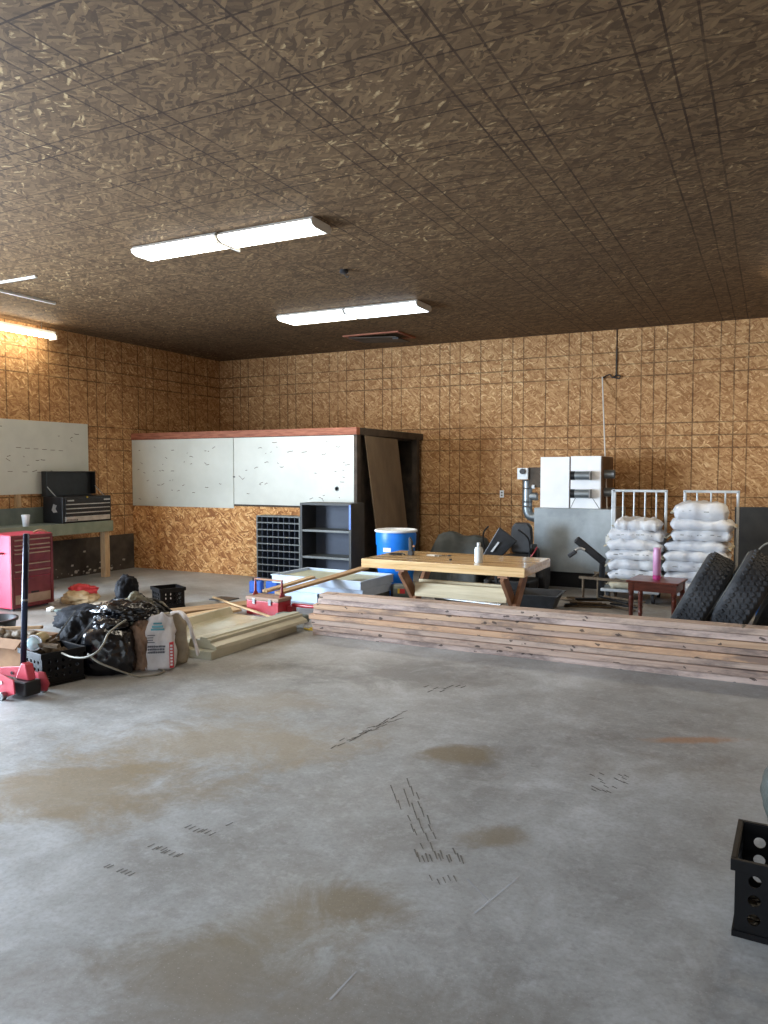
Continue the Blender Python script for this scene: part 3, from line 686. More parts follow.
# ------------------------------------------------------------------ table
t = thing('trestle_table', 'heavy varnished pine table on crossed brown legs', 'table', (-3.85, 7.08, 0))
TW, TD = 1.77, .95
for i in range(5):
    b = bm_new(); d0 = TD/5*i; box2(b, (0 if i else 0, d0+.0015, .725), (TW, d0+TD/5-.0015, .765)); obj('tabletop_plank', b, M['pine'], t, bevel=.003)
b = bm_new(); box2(b, (0, 0, .675), (TW, .03, .7245)); obj('apron', b, M['pine'], t, bevel=.003)
b = bm_new(); box2(b, (TW-.03, .031, .675), (TW, TD, .7245)); obj('apron', b, M['pine'], t, bevel=.003)
for x in (.40, 1.51):
    for s, xo, m in ((1, 0, 'leg_brown'), (-1, -.05, 'pine_raw')):
        b = bm_new(); y0, y1 = (.14, TD-.16) if s > 0 else (TD-.16, .14)
        beam(b, (x+xo*0+(.045 if s > 0 else 0), y0, .0+.02), (x+(.045 if s > 0 else 0), y1, .655), .04, .12)
        obj('leg', b, M['leg_brown'] if s > 0 else M['leg_brown'], t, bevel=.003)
    b = bm_new(); box2(b, (x-.03, .06, .645), (x+.07, TD-.06, .6745)); obj('cleat', b, M['leg_brown'], t)
    b = bm_new(); beam(b, (x-.024, .15, .64), (x-.024, TD/2+.02, .34), .006, .05); obj('pale_leg_edge', b, M['pine_raw'], t)
b = bm_new(); box2(b, (.46, TD/2-.12, .35), (1.48, TD/2-.08, .50)); obj('stretcher', b, M['pine_raw'], t, bevel=.003)
b = bm_new(); box2(b, (.46, TD/2-.02, .37), (1.48, TD/2+.02, .52)); obj('stretcher', b, M['pine_raw'], t, bevel=.003)
# things on the table
t = thing('plastic_bottle', 'translucent white plastic bottle standing on the pine table', 'bottle', (-2.62, 7.30, .7655))
b = bm_new(); lathe(b, [(.040, 0), (.044, .006), (.044, .135), (.036, .155), (.016, .165), (.016, .175), (0, .175)], 28); obj('body', b, M['bottle'], t, smooth=True)
b = bm_new(); lathe(b, [(.019, .172), (.019, .20), (.012, .205), (0, .205)], 20); obj('cap', b, M['white_plastic'], t)
t = thing('cordless_grease_gun', 'upright black hand tool near the left end of the pine table', 'tool', (-3.52, 7.62, .7655))
b = bm_new(); box2(b, (-.03, -.03, 0), (.03, .03, .05)); obj('battery', b, M['black_plastic'], t, bevel=.006)
b = bm_new(); prism(b, [(-.02, .05), (.018, .05), (.015, .15), (-.012, .20), (-.024, .18)], -.02, .02, Matrix.Rotation(pi/2, 4, 'X')); obj('handle', b, M['black_plastic'], t, bevel=.005)
b = bm_new(); cyl(b, (.0, 0, .10), (.04, 0, .10), .012); obj('trigger', b, M['leg_brown'], t)
b = bm_new(); tube(b, smoothpath([(-3.6, 7.55, .774), (-3.7, 7.5, .774), (-3.76, 7.58, .774), (-3.66, 7.66, .774), (-3.58, 7.58, .774)]), .007); tag(obj('tool_cable', b, M['cord_black']), 'loop of black cable on the left end of the pine table', 'cable')
b = bm_new(); box2(b, (0, 0, 0), (.16, .07, .006)); o = tag(obj('paper_slip', b, M['paper'], None, loc=(-3.36, 7.68, .7655)), 'white slip of paper lying on the pine table', 'paper'); o.rotation_euler = (0, 0, R(-14))
t = thing('scissors', 'dark scissors beside the paper slip on the pine table', 'scissors', (-3.17, 7.66, .769), R(20))
b = bm_new(); beam(b, (-.08, 0, 0), (.06, .02, 0), .012, .004); beam(b, (-.08, .02, .003), (.06, 0, .003), .012, .004); obj('blades', b, M['black_metal'], t)
for s in (-1, 1):
    b = bm_new(); tube(b, [(.08+.02*cos(a*pi/5), s*.022+.01+.014*sin(a*pi/5), .004) for a in range(11)], .004, 6, False); obj('finger_loop', b, M['black_plastic'], t)
b = bm_new(); lathe(b, [(.016, 0), (.016, .014), (.01, .018), (0, .018)], 6, Matrix.Translation((-2.95, 7.36, .7655))); tag(obj('hex_nut', b, M['black_metal']), 'small dark nut on the pine table left of the bottle', 'nut')

# ------------------------------------------------------------------ blue drum
t = thing('plastic_drum', 'tall blue plastic drum with a white rim behind the table', 'drum', (-4.58, 9.42, 0))
b = bm_new(); lathe(b, [(0, .01), (.20, 0), (.232, .02), (.238, .28), (.255, .33), (.262, .50), (.262, .66), (.275, .70), (.28, .82), (.27, .86), (.27, .87)], 48); obj('body', b, M['blue'], t, smooth=True)
b = bm_new(); lathe(b, [(.272, .855), (.294, .858), (.296, .878), (.285, .89), (.262, .888), (.25, .875), (0, .872)], 48); obj('lid_ring', b, M['white_plastic'], t, smooth=True)
b = bm_new()
for k in range(6):
    a0 = R(-82-8*k/5*2+0) ; 
a = [R(-92+ (i-3)*4.2) for i in range(7)]
for p, q in zip(a, a[1:]): quad(b, [(.2645*cos(p), .2645*sin(p), .60), (.2645*cos(q), .2645*sin(q), .60), (.2645*cos(q), .2645*sin(q), .655), (.2645*cos(p), .2645*sin(p), .655)])
obj('paper_label', b, M['white_plastic'], t)
# small motor
t = thing('bench_motor', 'round dark electric motor with a red and yellow sticker at the drum foot', 'motor', (-4.24, 8.95, .0), R(20))
b = bm_new(); box2(b, (-.10, -.07, 0), (.10, .07, .02)); obj('base', b, M['black_metal'], t)
b = bm_new(); cyl(b, (-.13, 0, .125), (.12, 0, .125), .10, .10, 28); obj('housing', b, M['bench_gray'], t, bevel=.012)
b = bm_new(); cyl(b, (-.16, 0, .125), (-.131, 0, .125), .085, .095, 28); obj('end_bell', b, M['black_plastic'], t)
b = bm_new(); box(b, (-.01, -.099, .14), (.07, .006, .06)); obj('red_sticker', b, M['red_print'], t)
b = bm_new(); box(b, (-.055, -.098, .14), (.03, .008, .06)); obj('yellow_sticker', b, M['yellow'], t)

# ------------------------------------------------------------------ tarp-covered machine, mower, hood panel, tub
def drape(pts_top, nx, ny, fn, m, name, label, cat):
    b = bm_new(); g = []
    for i in range(nx+1):
        g.append([b.verts.new(Vector(fn(i/nx, j/ny))) for j in range(ny+1)])
    for i in range(nx):
        for j in range(ny): b.faces.new((g[i][j], g[i+1][j], g[i+1][j+1], g[i][j+1]))
    o = obj(name, b, m, None, smooth=True); s = o.modifiers.new('s', 'SOLIDIFY'); s.thickness = .006
    return tag(o, label, cat)
def tarpf(u, v):
    # u along X (0..1), v from front floor (0) over the top to back floor (1)
    x = -4.46+1.0*u
    prof = [(0, .03), (.12, .30), (.28, .70), (.42, .80), (.6, .80), (.78, .68), (.9, .3), (1, .03)]
    for (a, h0), (c, h1) in zip(prof, prof[1:]):
        if a <= v <= c: k = (v-a)/(c-a); z = h0+(h1-h0)*k; break
    y = 9.78+.9*v
    e = min(1, u/.2, (1-u)/.12+.02)
    zt = z*e*(1.04-.12*u)
    zz = zt + .035*noise.noise(Vector((x*3, y*3, 1.3)))*e + .025*sin(u*17+v*3)*e*(1-abs(2*v-1))
    x -= .12*(1-e)*(.4+.6*sin(v*pi))
    return (x, y+.05*noise.noise(Vector((x*4, v*4, 5))), max(zz, .008))
drape(None, 40, 40, tarpf, M['tarp'], 'tarpaulin', 'dark grey-green tarpaulin heaped like a low tent behind the table', 'tarpaulin')
# mower
t = thing('riding_mower', 'black zero-turn riding mower with control levers by the furnace', 'mower', (-3.14, 10.25, 0)); t.scale = (.74, .8, .93)
b = bm_new(); prism(b, [(-.42, -.55), (.42, -.55), (.48, -.2), (.42, .1), (-.42, .1), (-.48, -.2)], .10, .24); obj('cutting_deck', b, M['black_metal'], t, bevel=.02)
b = bm_new(); box2(b, (-.28, -.45, .30), (.28, .55, .46)); obj('chassis', b, M['black_metal'], t, bevel=.03)
b = bm_new(); box2(b, (-.24, -.12, .46), (.24, .32, .56)); obj('seat', b, M['black_plastic'], t, bevel=.04)
b = bm_new(); prism(b, [(-.19, .56), (.19, .56), (.215, .80), (.19, .97), (.12, 1.03), (-.12, 1.03), (-.19, .97), (-.215, .80)], -.06, .05, Matrix.Translation((0, .36, 0)) @ Matrix.Rotation(pi/2, 4, 'X')); obj('seat_back', b, M['black_plastic'], t, bevel=.03)
for s in (-1, 1):
    b = bm_new(); prism(b, [(-.1, 0), (.2, 0), (.22, .05), (-.1, .07)], -.03, .03, Matrix.Translation((s*.27, .15, .66)) @ Matrix.Rotation(pi/2, 4, 'Z') @ Matrix.Rotation(pi/2, 4, 'X')); obj('armrest', b, M['black_plastic'], t, bevel=.01)
b = bm_new(); tube(b, smoothpath([(.30, -.15, .46), (.33, -.2, .72), (.30, -.26, .86), (.14, -.32, .97)]), .014); obj('control_lever', b, M['black_metal'], t, smooth=True)
b = bm_new(); tube(b, smoothpath([(-.30, -.15, .46), (-.52, -.2, .66), (-.54, -.26, .88), (-.42, -.32, 1.0)]), .014); obj('control_lever', b, M['black_metal'], t, smooth=True)
b = bm_new(); tube(b, smoothpath([(.24, 0, .5), (.34, 0, .60), (.42, -.05, .70)]), .012); obj('brake_lever', b, M['red_dark'], t, smooth=True)
for (x, y, r, w) in ((-.40, .45, .22, .16), (.40, .45, .22, .16), (-.33, -.60, .12, .09), (.33, -.60, .12, .09)):
    b = bm_new(); lathe(b, [(r*.5, -w/2), (r*.92, -w/2), (r, -w/2+.02), (r, w/2-.02), (r*.92, w/2), (r*.5, w/2)], 32, Matrix.Translation((x, y, r)) @ Matrix.Rotation(pi/2, 4, 'Y')); wh = obj('wheel', b, M['rubber'], t, smooth=False)
    b = bm_new(); cyl(b, (x-w/2.4, y, r), (x+w/2.4, y, r), r*.52, seg=24); obj('rim', b, M['black_plastic'], wh)
    if y < 0: b = bm_new(); tube(b, [(x, y, r+.14), (x*.7, y+.25, .38)], .02); obj('caster_arm', b, M['black_metal'], t)
b = bm_new(); box2(b, (-.22, .56, .30), (.22, .85, .62)); obj('engine', b, M['black_metal'], t, bevel=.05)
t = thing('fender_panel', 'angled black plastic hood panel with a white stripe behind the table', 'panel', (-3.12, 9.45, .0))
P = [atY(482, 556, 9.45), atY(502, 556, 9.5), atY(517, 541, 9.5), atY(499, 527, 9.45)]
o0 = Vector((-3.12, 9.45, 0)); b = bm_new()
vs = [b.verts.new(p-o0) for p in P]+[b.verts.new(p-o0+Vector((.0, .03, .0))) for p in P]
for f in ((0, 1, 2, 3), (7, 6, 5, 4), (0, 4, 5, 1), (1, 5, 6, 2), (2, 6, 7, 3), (3, 7, 4, 0)): b.faces.new([vs[i] for i in f])
obj('panel_shell', b, M['black_plastic'], t, bevel=.01)
b = bm_new(); P = [atY(490.5, 551.5, 9.44), atY(492.5, 552, 9.44), atY(499.5, 542.5, 9.44), atY(498, 541.5, 9.44)]
quad(b, [p-o0 for p in P]); obj('white_stripe', b, M['silver'], t)
b = bm_new(); beam(b, (.0, .06, .0), (-.12, .06, .64), .03, .03); obj('support_post', b, M['black_metal'], t)
# black tub
t = thing('poly_tub', 'black plastic cart tub on the floor right of the table', 'tub', (-2.53, 9.22, .0), R(4))
b = bm_new()
def ringrect(w, d, z): return [b.verts.new((x*w/2, y*d/2, z)) for x, y in ((-1, -1), (1, -1), (1, 1), (-1, 1))]
rs = [ringrect(.36, .36, 0), ringrect(.52, .52, .20), ringrect(.58, .58, .20), ringrect(.58, .58, .185), ]
b.faces.new(rs[0])
for a, c in zip(rs, rs[1:]):
    for k in range(4): b.faces.new((a[k], a[(k+1) % 4], c[(k+1) % 4], c[k]))
o = obj('tub_shell', b, M['black_plastic'], t, recalc=False); s = o.modifiers.new('s', 'SOLIDIFY'); s.thickness = .012; s.offset = 1
b = bm_new(); box(b, (-.02, -.05, .03), (.24, .20, .03), Matrix.Rotation(.3, 4, 'Z')); tag(obj('blue_grey_rag', b, M['shelf_blue'], None, bevel=.01, loc=(-2.53, 9.22, .015)), 'folded slate-blue rag lying in the black tub', 'rag')
# extra pipe on floor under the table
b = bm_new(); cyl(b, (-3.9, 9.2, .03), (-2.95, 9.05, .03), .025); tag(obj('steel_pipe', b, M['steel']), 'steel pipe on the floor between the table and the tarpaulin', 'pipe')

# ------------------------------------------------------------------ furnace
t = thing('wood_furnace', 'grey sheet-metal furnace with two bright duct boxes at the back wall', 'furnace', (-2.55, 11.05, 0))
b = bm_new(); box2(b, (-.56, 0, .22), (.58, 1.0, 1.145)); obj('firebox', b, M['furnace'], t, bevel=.006)
b = bm_new(); box2(b, (-.54, .03, 0), (.54, .97, .22)); obj('base', b, M['black_metal'], t)
b = bm_new(); box2(b, (-.50, .10, 1.146), (-.075, .95, 1.89)); u1 = obj('duct_box', b, M['foil'], t, bevel=.004)
b = bm_new(); box2(b, (-.055, .10, 1.146), (.375, .95, 1.90)); u2 = obj('duct_box', b, M['foil'], t, bevel=.004)
b = bm_new(); box2(b, (.376, .11, 1.15), (.39, .95, 1.895)); obj('brown_side_panel', b, M['brown_side'], t)
b = bm_new(); box2(b, (-.074, .12, 1.15), (-.056, .94, 1.89)); obj('brown_side_panel', b, M['brown_side'], t)
for z in (1.62, 1.36):
    b = bm_new(); cyl(b, (-.03, .03, z), (.24, .03, z), .062, seg=28); c = obj('duct_collar', b, M['galv'], t, smooth=False)
    b = bm_new(); lathe(b, [(.064, -.06), (.066, 0), (.05, 0), (.045, -.05), (0, -.05)], 24, Matrix.Translation((-.031, .03, z)) @ Matrix.Rotation(-pi/2, 4, 'Y')); obj('dark_mouth', b, M['black_metal'], c)
    b = bm_new(); box2(b, (.235, -.035, z-.065), (.25, .098, z+.065)); obj('flange', b, M['steel'], c)
    b = bm_new(); lathe(b, [(.065, 0), (.065, .14), (.052, .14), (.052, .01), (0, .01)], 28, Matrix.Translation((.391, .30, z+.02)) @ Matrix.Rotation(pi/2, 4, 'Y')); obj('side_duct', b, M['galv'], t)
for (x0, x1) in ((.02, -.05), (.26, .36)):
    b = bm_new(); beam(b, (x0, .098, 1.30), (x1, .098, 1.15), .004, .008); obj('brace_wire', b, M['steel'], t)
b = bm_new(); tube(b, smoothpath([(-.561, .3, .99), (-.66, .3, .99), (-.72, .3, 1.02), (-.75, .3, 1.12), (-.75, .3, 1.3), (-.75, .3, 1.55)], 6), .072, 24); obj('flue_pipe', b, M['galv'], t, smooth=True)
b = bm_new(); cyl(b, (-.75, .3, 1.30), (-.60, .3, 1.30), .06, seg=24); obj('flue_tee', b, M['galv'], t)
for z in (1.15, 1.42, 1.22):
    b = bm_new(); lathe(b, [(.074, -.012), (.078, 0), (.074, .012)], 24, Matrix.Translation((-.75, .3, z))); obj('pipe_band', b, M['steel'], t)
b = bm_new(); box2(b, (-.86, .12, 1.56), (-.70, .3, 1.73)); c = obj('draft_box', b, M['white_plastic'], t, bevel=.004)
b = bm_new(); cyl(b, (-.775, .118, 1.68), (-.775, .09, 1.68), .042, seg=24); obj('dial', b, M['black_plastic'], c)
b = bm_new(); box2(b, (-.69, .16, 1.44), (-.502, .5, 1.74)); obj('blower_housing', b, M['dark_wood'], t)
b = bm_new(); cyl(b, (-.64, .155, 1.45), (-.60, .155, 1.45), .03); obj('white_plug', b, M['white_plastic'], t)
# shiny smear, switch
b = bm_new(); tube(b, [Vector((-2.40, Y1-.02, 3.15)), atY(608, 538, 11.03)], .010); e_ = atY(608, 540, 11.02); box(b, e_, (.06, .05, .10)); tag(obj('conduit_rod', b, M['fixture']), 'thin pale conduit slanting down from the back wall to the furnace front', 'conduit')
t = thing('wall_cable', 'dark cable stub hanging from the ceiling on the back wall above the furnace', 'cable', (-2.19, Y1-.001, HC))
b = bm_new(); box2(b, (-.012, -.02, -.72), (.012, 0, -.3)); obj('sheath', b, M['dark_wood'], t)
b = bm_new(); tube(b, smoothpath([(0, -.02, -.7), (-.05, -.03, -.74), (-.1, -.03, -.69), (-.2, -.03, -.73)]), .009); tube(b, smoothpath([(0, -.02, -.7), (.06, -.03, -.72), (.04, -.03, -.76), (-.05, -.03, -.73)]), .009); obj('wires', b, M['cord_black'], t)
b = bm_new(); cyl(b, (0, -.01, -.3), (0, -.01, -.002), .006); obj('riser', b, M['cord_black'], t)
t = thing('wall_outlet', 'small pale outlet on the back wall left of the furnace', 'outlet', (-4.02, Y1-.001, 1.30))
b = bm_new(); box2(b, (-.035, -.012, -.06), (.035, 0, .06)); obj('cover_plate', b, M['white_plastic'], t, bevel=.004)
b = bm_new(); box2(b, (-.015, -.015, .01), (.015, -.012, .035)); box2(b, (-.015, -.015, -.035), (.015, -.012, -.01)); obj('sockets', b, M['bin_gray'], t)

# leaf blower tool
t = thing('leaf_blower', 'long black hand-held blower leaning against the left sack cart', 'blower', (-1.99, 10.1, 0))
b = bm_new(); beam(b, (-.28, -.05, .80), (.07, .05, .50), .09, .10); obj('nozzle', b, M['black_plastic'], t, bevel=.02)
b = bm_new(); beam(b, (.05, .05, .52), (.02, .12, .012), .07, .08); obj('body_tube', b, M['black_plastic'], t, bevel=.02)
b = bm_new(); tube(b, smoothpath([(-.16, -.06, .66), (-.22, -.08, .68), (-.27, -.1, .655), (-.34, -.1, .60)]), [.02]*8*3+[.02], 10); obj('side_grip', b, M['silver'], t)
b = bm_new(); beam(b, (-.36, -.1, .57), (-.26, -.1, .65), .05, .06); obj('grip_end', b, M['black_plastic'], t, bevel=.015)
# metal frame bench
t = thing('steel_stand', 'low rusty steel tube frame standing left of the sack carts', 'frame', (-2.16, 10.02, 0))
for (x, y, z) in ((0.0, 0, .29), (.13, .30, .32), (.36, .30, .32)):
    b = bm_new(); cyl(b, (x, y, 0), (x, y, z), .016); obj('leg', b, M['junk'], t)
b = bm_new(); beam(b, (-.05, 0, .305), (.66, -.12, .30), .04, .03); obj('rail', b, M['junk'], t)
b = bm_new(); beam(b, (.08, .30, .335), (.42, .30, .335), .05, .03); beam(b, (.13, .30, .20), (.36, .30, .20), .03, .02); obj('rail', b, M['junk'], t)
b = bm_new(); beam(b, (.1, .0, .29), (.13, .30, .32), .03, .02); obj('cross_bar', b, M['junk'], t)
b = bm_new(); cyl(b, (.62, -.10, 0), (.62, -.10, .285), .016); obj('leg', b, M['junk'], t)
# scrap stakes pile
for i in range(14):
    L = random.uniform(.35, .58); left = i < 8
    if left: c = Vector((-1.98+random.uniform(-.12, .12), 9.62+random.uniform(-.14, .14), (.013+.024*(i//2)))); an = R(random.uniform(10, 32))
    else: c = Vector((-1.63+random.uniform(-.1, .1), 9.62+random.uniform(-.1, .1), (.013+.024*((i-8)//1)))); an = R(random.uniform(-48, -22))
    d = Vector((cos(an), sin(an), 0))*L/2
    b = bm_new(); beam(b, -d, d, .04, .02)
    o = obj('steel_stake', b, M['junk'] if i % 3 else M['black_metal'], None, bevel=.003, loc=c)
    tag(o, ('dark flat steel stake in the left fan of the scrap pile before the frame' if left else 'dark flat steel stake in the right fan of the scrap pile by the stool'), 'stake', 'left fan of steel stakes' if left else 'right fan of steel stakes')
b = bm_new(); cyl(b, (-3.0, 10.1, .02), (-2.15, 9.85, .02), .02); tag(obj('steel_pipe', b, M['junk']), 'rusty pipe on the floor running from the black tub to the stakes', 'pipe')

# ------------------------------------------------------------------ carts and sacks
def cart(label, x0, x1, y, bars, wide):
    t = thing('platform_cart', label, 'cart', ((x0+x1)/2, y, 0)); w = x1-x0
    b = bm_new(); box2(b, (-w/2, -.72, .13), (w/2, 0, .17)); obj('deck', b, M['cart'], t, bevel=.01)
    for s in (-1, 1):
        b = bm_new(); ww = .035 if (s > 0 or not wide) else .06; box(b, (s*(w/2-.02), .02, .80), (ww, .04, 1.26)); obj('upright', b, M['cart'], t, bevel=.008)
    b = bm_new(); box2(b, (-w/2, 0, 1.40), (w/2, .035, 1.435)); obj('top_rail', b, M['cart'], t, bevel=.006)
    for k in range(bars):
        x = -w/2+w*(k+1)/(bars+1); b = bm_new(); cyl(b, (x, .018, .17), (x, .018, 1.405), .012, seg=10); obj('bar', b, M['cart'], t)
    for (x, yy) in ((-w/2+.08, -.62), (w/2-.08, -.62), (-w/2+.08, -.08), (w/2-.08, -.08)):
        b = bm_new(); cyl(b, (x-.018, yy, .062), (x+.018, yy, .062), .062, seg=24); cc = obj('caster', b, M['rubber'], t)
        b = bm_new(); box2(b, (x-.026, yy-.03, .06), (x-.019, yy+.03, .13)); box2(b, (x+.019, yy-.03, .06), (x+.018, yy+.03, .13)); obj('fork', b, M['steel'], cc)
cart('grey tube platform cart under the left stack of sacks', -1.95, -1.23, 10.80, 4, True)
cart('grey tube platform cart under the right stack of sacks', -1.04, -.36, 10.84, 3, False)
def sack_mesh(w, d, h, seed, topz=None):
    b = bm_new(); nx, ny = 22, 14; top = []; bot = []
    for i in range(nx+1):
        ta, tb = [], []
        for j in range(ny+1):
            u, v = -1+2*i/nx, -1+2*j/ny
            q = max(0, (1-abs(u)**7))**.36*max(0, (1-abs(v)**7))**.36
            x = u*w/2*(1-.05*abs(v)**3)+.03*noise.noise(Vector((u*2, v*2, seed))); y = v*d/2*(1-.04*abs(u)**3)+.035*noise.noise(Vector((u*2.5, v*2, seed+9)))
            n = noise.noise(Vector((u*2.2+seed, v*2.2, 0)))*.040+noise.noise(Vector((u*5+seed, v*5, 3)))*.022
            sag = -.026*abs(u)**3*(1+.8*sin(seed*1.7+u))
            e = (i in (0, nx)) or (j in (0, ny))
            vt = b.verts.new((x, y, h/2+(h/2)*q*1.0+(n+sag)*(q > 0)))
            ta.append(vt); tb.append(vt if e else b.verts.new((x, y, h/2-(h/2)*q+.25*n*0+sag*.8*(abs(u) > .8))))
        top.append(ta); bot.append(tb)
    for i in range(nx):
        for j in range(ny):
            b.faces.new((top[i][j], top[i+1][j], top[i+1][j+1], top[i][j+1]))
            f = (bot[i][j], bot[i][j+1], bot[i+1][j+1], bot[i+1][j])
            b.faces.new(f)
    return b
def sack(label, loc, w, d, h, rz, seed, group, m='sack', prints=True):
    t = thing('feed_sack', label, 'sack', loc, rz, group)
    obj('bag', sack_mesh(w, d, h, seed), M[m], t, smooth=True)
    # stitched seam flap at one end
    b = bm_new(); s = 1 if seed % 2 else -1
    g = []
    for j in range(9):
        y = (-1+2*j/8)*d*.42; z = h*.48+.012*sin(j*2+seed)
        g.append((b.verts.new((s*(w/2-.015), y, z)), b.verts.new((s*(w/2+.028), y, z-.02+.015*cos(j*3+seed)))))
    for a, c in zip(g, g[1:]): b.faces.new((a[0], c[0], c[1], a[1]))
    o = obj('stitched_end', b, M['sack_end'], t); so = o.modifiers.new('s', 'SOLIDIFY'); so.thickness = .006
    if prints:
        b = bm_new()
        x = -w*.32
        while x < w*.3:
            l = random.uniform(.01, .06); zz = h*(.5+random.uniform(-.06, .06)); box2(b, (x, -d/2+.002, zz), (x+l, -d/2+.05, zz+random.uniform(.004, .012))); x += l+random.uniform(.01, .06)
        obj('printed_marks', b, M['sack_print'], t)
ordl = ['bottom', 'second from bottom', 'third from bottom', 'middle sack', 'unused', 'third from top', 'second from top', 'topmost']
z = .171
for i in range(7):
    hh = .126
    w = [.66, .68, .70, .70, .72, .70, .56, .66][i]; dx = [.03, .03, .04, .02, .03, .04, .05, .07][i]
    sack('white woven feed sack, %s in the left stack on the cart' % (ordl[i] if i < 4 else ordl[i+1]), (-1.57+dx, 10.36+random.uniform(-.03, .01), z), w, .62, hh+.018, R(random.uniform(-2.5, 2.5)), i*7+2, 'sacks in the left stack', 'sack' if i != 0 else 'sack_end', i in (1, 3, 5, 7)); z += hh
z = .171
ordr = ['bottom', 'second from bottom', 'third from bottom', 'fourth from bottom', 'fourth from top', 'third from top', 'second from top', 'topmost']
for i in range(8):
    hh = .130
    w = [.78, .78, .78, .78, .76, .72, .74, .64][i]; dx = [-.07, -.07, -.09, -.07, -.07, -.03, -.02, -.04][i]
    sack('white woven feed sack, %s in the right stack on the cart' % ordr[i], (-.74+dx, 10.38+random.uniform(-.03, .01), z), w, .66, (hh if i < 7 else .20)+.018, R(random.uniform(-2.5, 2.5)), i*5+3, 'sacks in the right stack', 'sack', i in (2, 5, 7)); z += hh

# ------------------------------------------------------------------ stool + pink bottle
t = thing('side_stool', 'small reddish-brown wooden stool with turned legs before the sacks', 'stool', (-1.40, 8.62, 0), R(-6))
w, d = .55, .50
b = bm_new(); box2(b, (0, 0, .475), (w, d, .50)); obj('top', b, M['stool'], t, bevel=.008)
for (a, c) in (((.03, .03), (w-.03, .05)), ((.03, d-.05), (w-.03, d-.03)), ((.03, .05), (.05, d-.05)), ((w-.05, .05), (w-.03, d-.05))):
    b = bm_new(); box2(b, (a[0], a[1], .385), (c[0], c[1], .474)); obj('apron', b, M['stool'], t)
for x in (.05, w-.05):
    for y in (.05, d-.05):
        b = bm_new(); lathe(b, [(.016, 0), (.024, .015), (.020, .05), (.026, .07), (.022, .10), (.028, .30), (.022, .33), (.029, .345), (.029, .384), (0, .384)], 18, Matrix.Translation((x, y, 0)))
        box(b, (x, y, .425), (.055, .055, .09)); obj('leg', b, M['stool'], t, smooth=False)
t = thing('pink_bottle', 'tall slim pink bottle standing on the wooden stool', 'bottle', (-1.10, 8.80, .5005))
b = bm_new(); lathe(b, [(.040, .05), (.041, .06), (.041, .30), (.037, .325), (.037, .35), (0, .35)], 28); obj('body', b, M['pink'], t, smooth=True)
b = bm_new(); lathe(b, [(0, 0), (.038, .0), (.041, .01), (.041, .049), (0, .049)], 28); obj('base_band', b, M['pink_dark'], t, smooth=False)

# ------------------------------------------------------------------ tires
def tire(label, corner, Y, tilt, D, Wd, seed):
    u = Vector((cos(tilt), 0, sin(tilt))); n = Vector((-sin(tilt), 0, cos(tilt)))
    c = Vector((corner, Y, 0))+u*(D/2)+n*(Wd/2)
    mt = Matrix(((u.x, 0, n.x, 0), (u.y, 1, n.y, 0), (u.z, 0, n.z, 0), (0, 0, 0, 1)))   # local z = axis n
    t = thing('old_tyre', label, 'tire', c); t.rotation_mode = 'QUATERNION'; t.rotation_quaternion = mt.to_quaternion()
    r = D/2; h = Wd/2
    b = bm_new(); lathe(b, [(r*.56, -h*.62), (r*.6, -h*.8), (r*.72, -h*.99), (r*.86, -h*.98), (r*.93, -h*.9), (r*.965, -h*.74), (r*.978, -h*.4), (r*.982, 0), (r*.978, h*.4), (r*.965, h*.74), (r*.93, h*.9), (r*.86, h*.98), (r*.72, h*.99), (r*.6, h*.8), (r*.56, h*.62), (r*.53, h*.6), (r*.66, h*.75), (r*.90, h*.7), (r*.93, 0), (r*.90, -h*.7), (r*.66, -h*.75), (r*.53, -h*.6)], 72, close=True)
    obj('carcass', b, M['rubber'], t, smooth=True)
    b = bm_new(); K = 46
    for k in range(K):
        a = 2*pi*k/K
        for q, (zz, ww, off, yw) in enumerate(((-.6, .2, 0, .5), (-.3, .22, .5, -.5), (.0, .2, 0, .4), (.3, .22, .5, .5), (.6, .2, 0, -.5))):
            aa = a+off*2*pi/K
            box(b, (r*.98*cos(aa), r*.98*sin(aa), zz*h), (r*.024, r*2*pi/K*.62, ww*h), Matrix.Rotation(aa, 4, 'Z') @ Matrix.Rotation(yw, 4, 'X'))
    obj('tread', b, M['rubber'], t)
    b = bm_new(); lathe(b, [(r*.83, h*1.0), (r*.89, h*.97), (r*.89, h*.95), (r*.83, h*.98)], 72, close=True); obj('pale_shoulder', b, M['rubber_side'], t)  # paler ring around the tyre shoulder
    b = bm_new(); lathe(b, [(r*.89, -h*.97), (r*.83, -h*1.0), (r*.83, -h*.98), (r*.89, -h*.95)], 72, close=True); obj('pale_shoulder', b, M['rubber_side'], t)
tire('leaning black off-road tire, leftmost, next to the stool', -.67, 8.15, R(63), .89, .28, 1)
tire('leaning black off-road tire, middle of the three', -.31, 8.12, R(62), .92, .32, 2)
tire('leaning black off-road tire, rightmost at the edge of the photo', .10, 8.25, R(66), .86, .29, 3)
t = thing('blue_tote', 'blue plastic tote behind the rightmost tire', 'tote', (.0, 8.98, 0))
b = bm_new(); prism(b, [(-.12, 0), (.5, 0), (.5, .4), (-.12, .4)], 0, .50); obj('body', b, M['blue'], t, bevel=.02)
b = bm_new(); box2(b, (-.14, -.02, .501), (.52, .42, .54)); obj('lid', b, M['blue2'], t, bevel=.01)
b = bm_new(); prism(b, [(-.47, .0), (.8, .0), (.8, 1.18), (-.47, 1.16)], 0, .02, Matrix.Translation((0, Y1-.003-.16*0, 0)) @ Matrix.Rotation(pi/2, 4, 'X')); tag(obj('dark_sheet', b, M['shelf_dark']), 'dark grey sheet standing against the back wall at the right', 'sheet')
t = thing('cable_loop', 'pale cable loop sticking up behind the rightmost tire', 'cable', (.02, 8.8, .5))
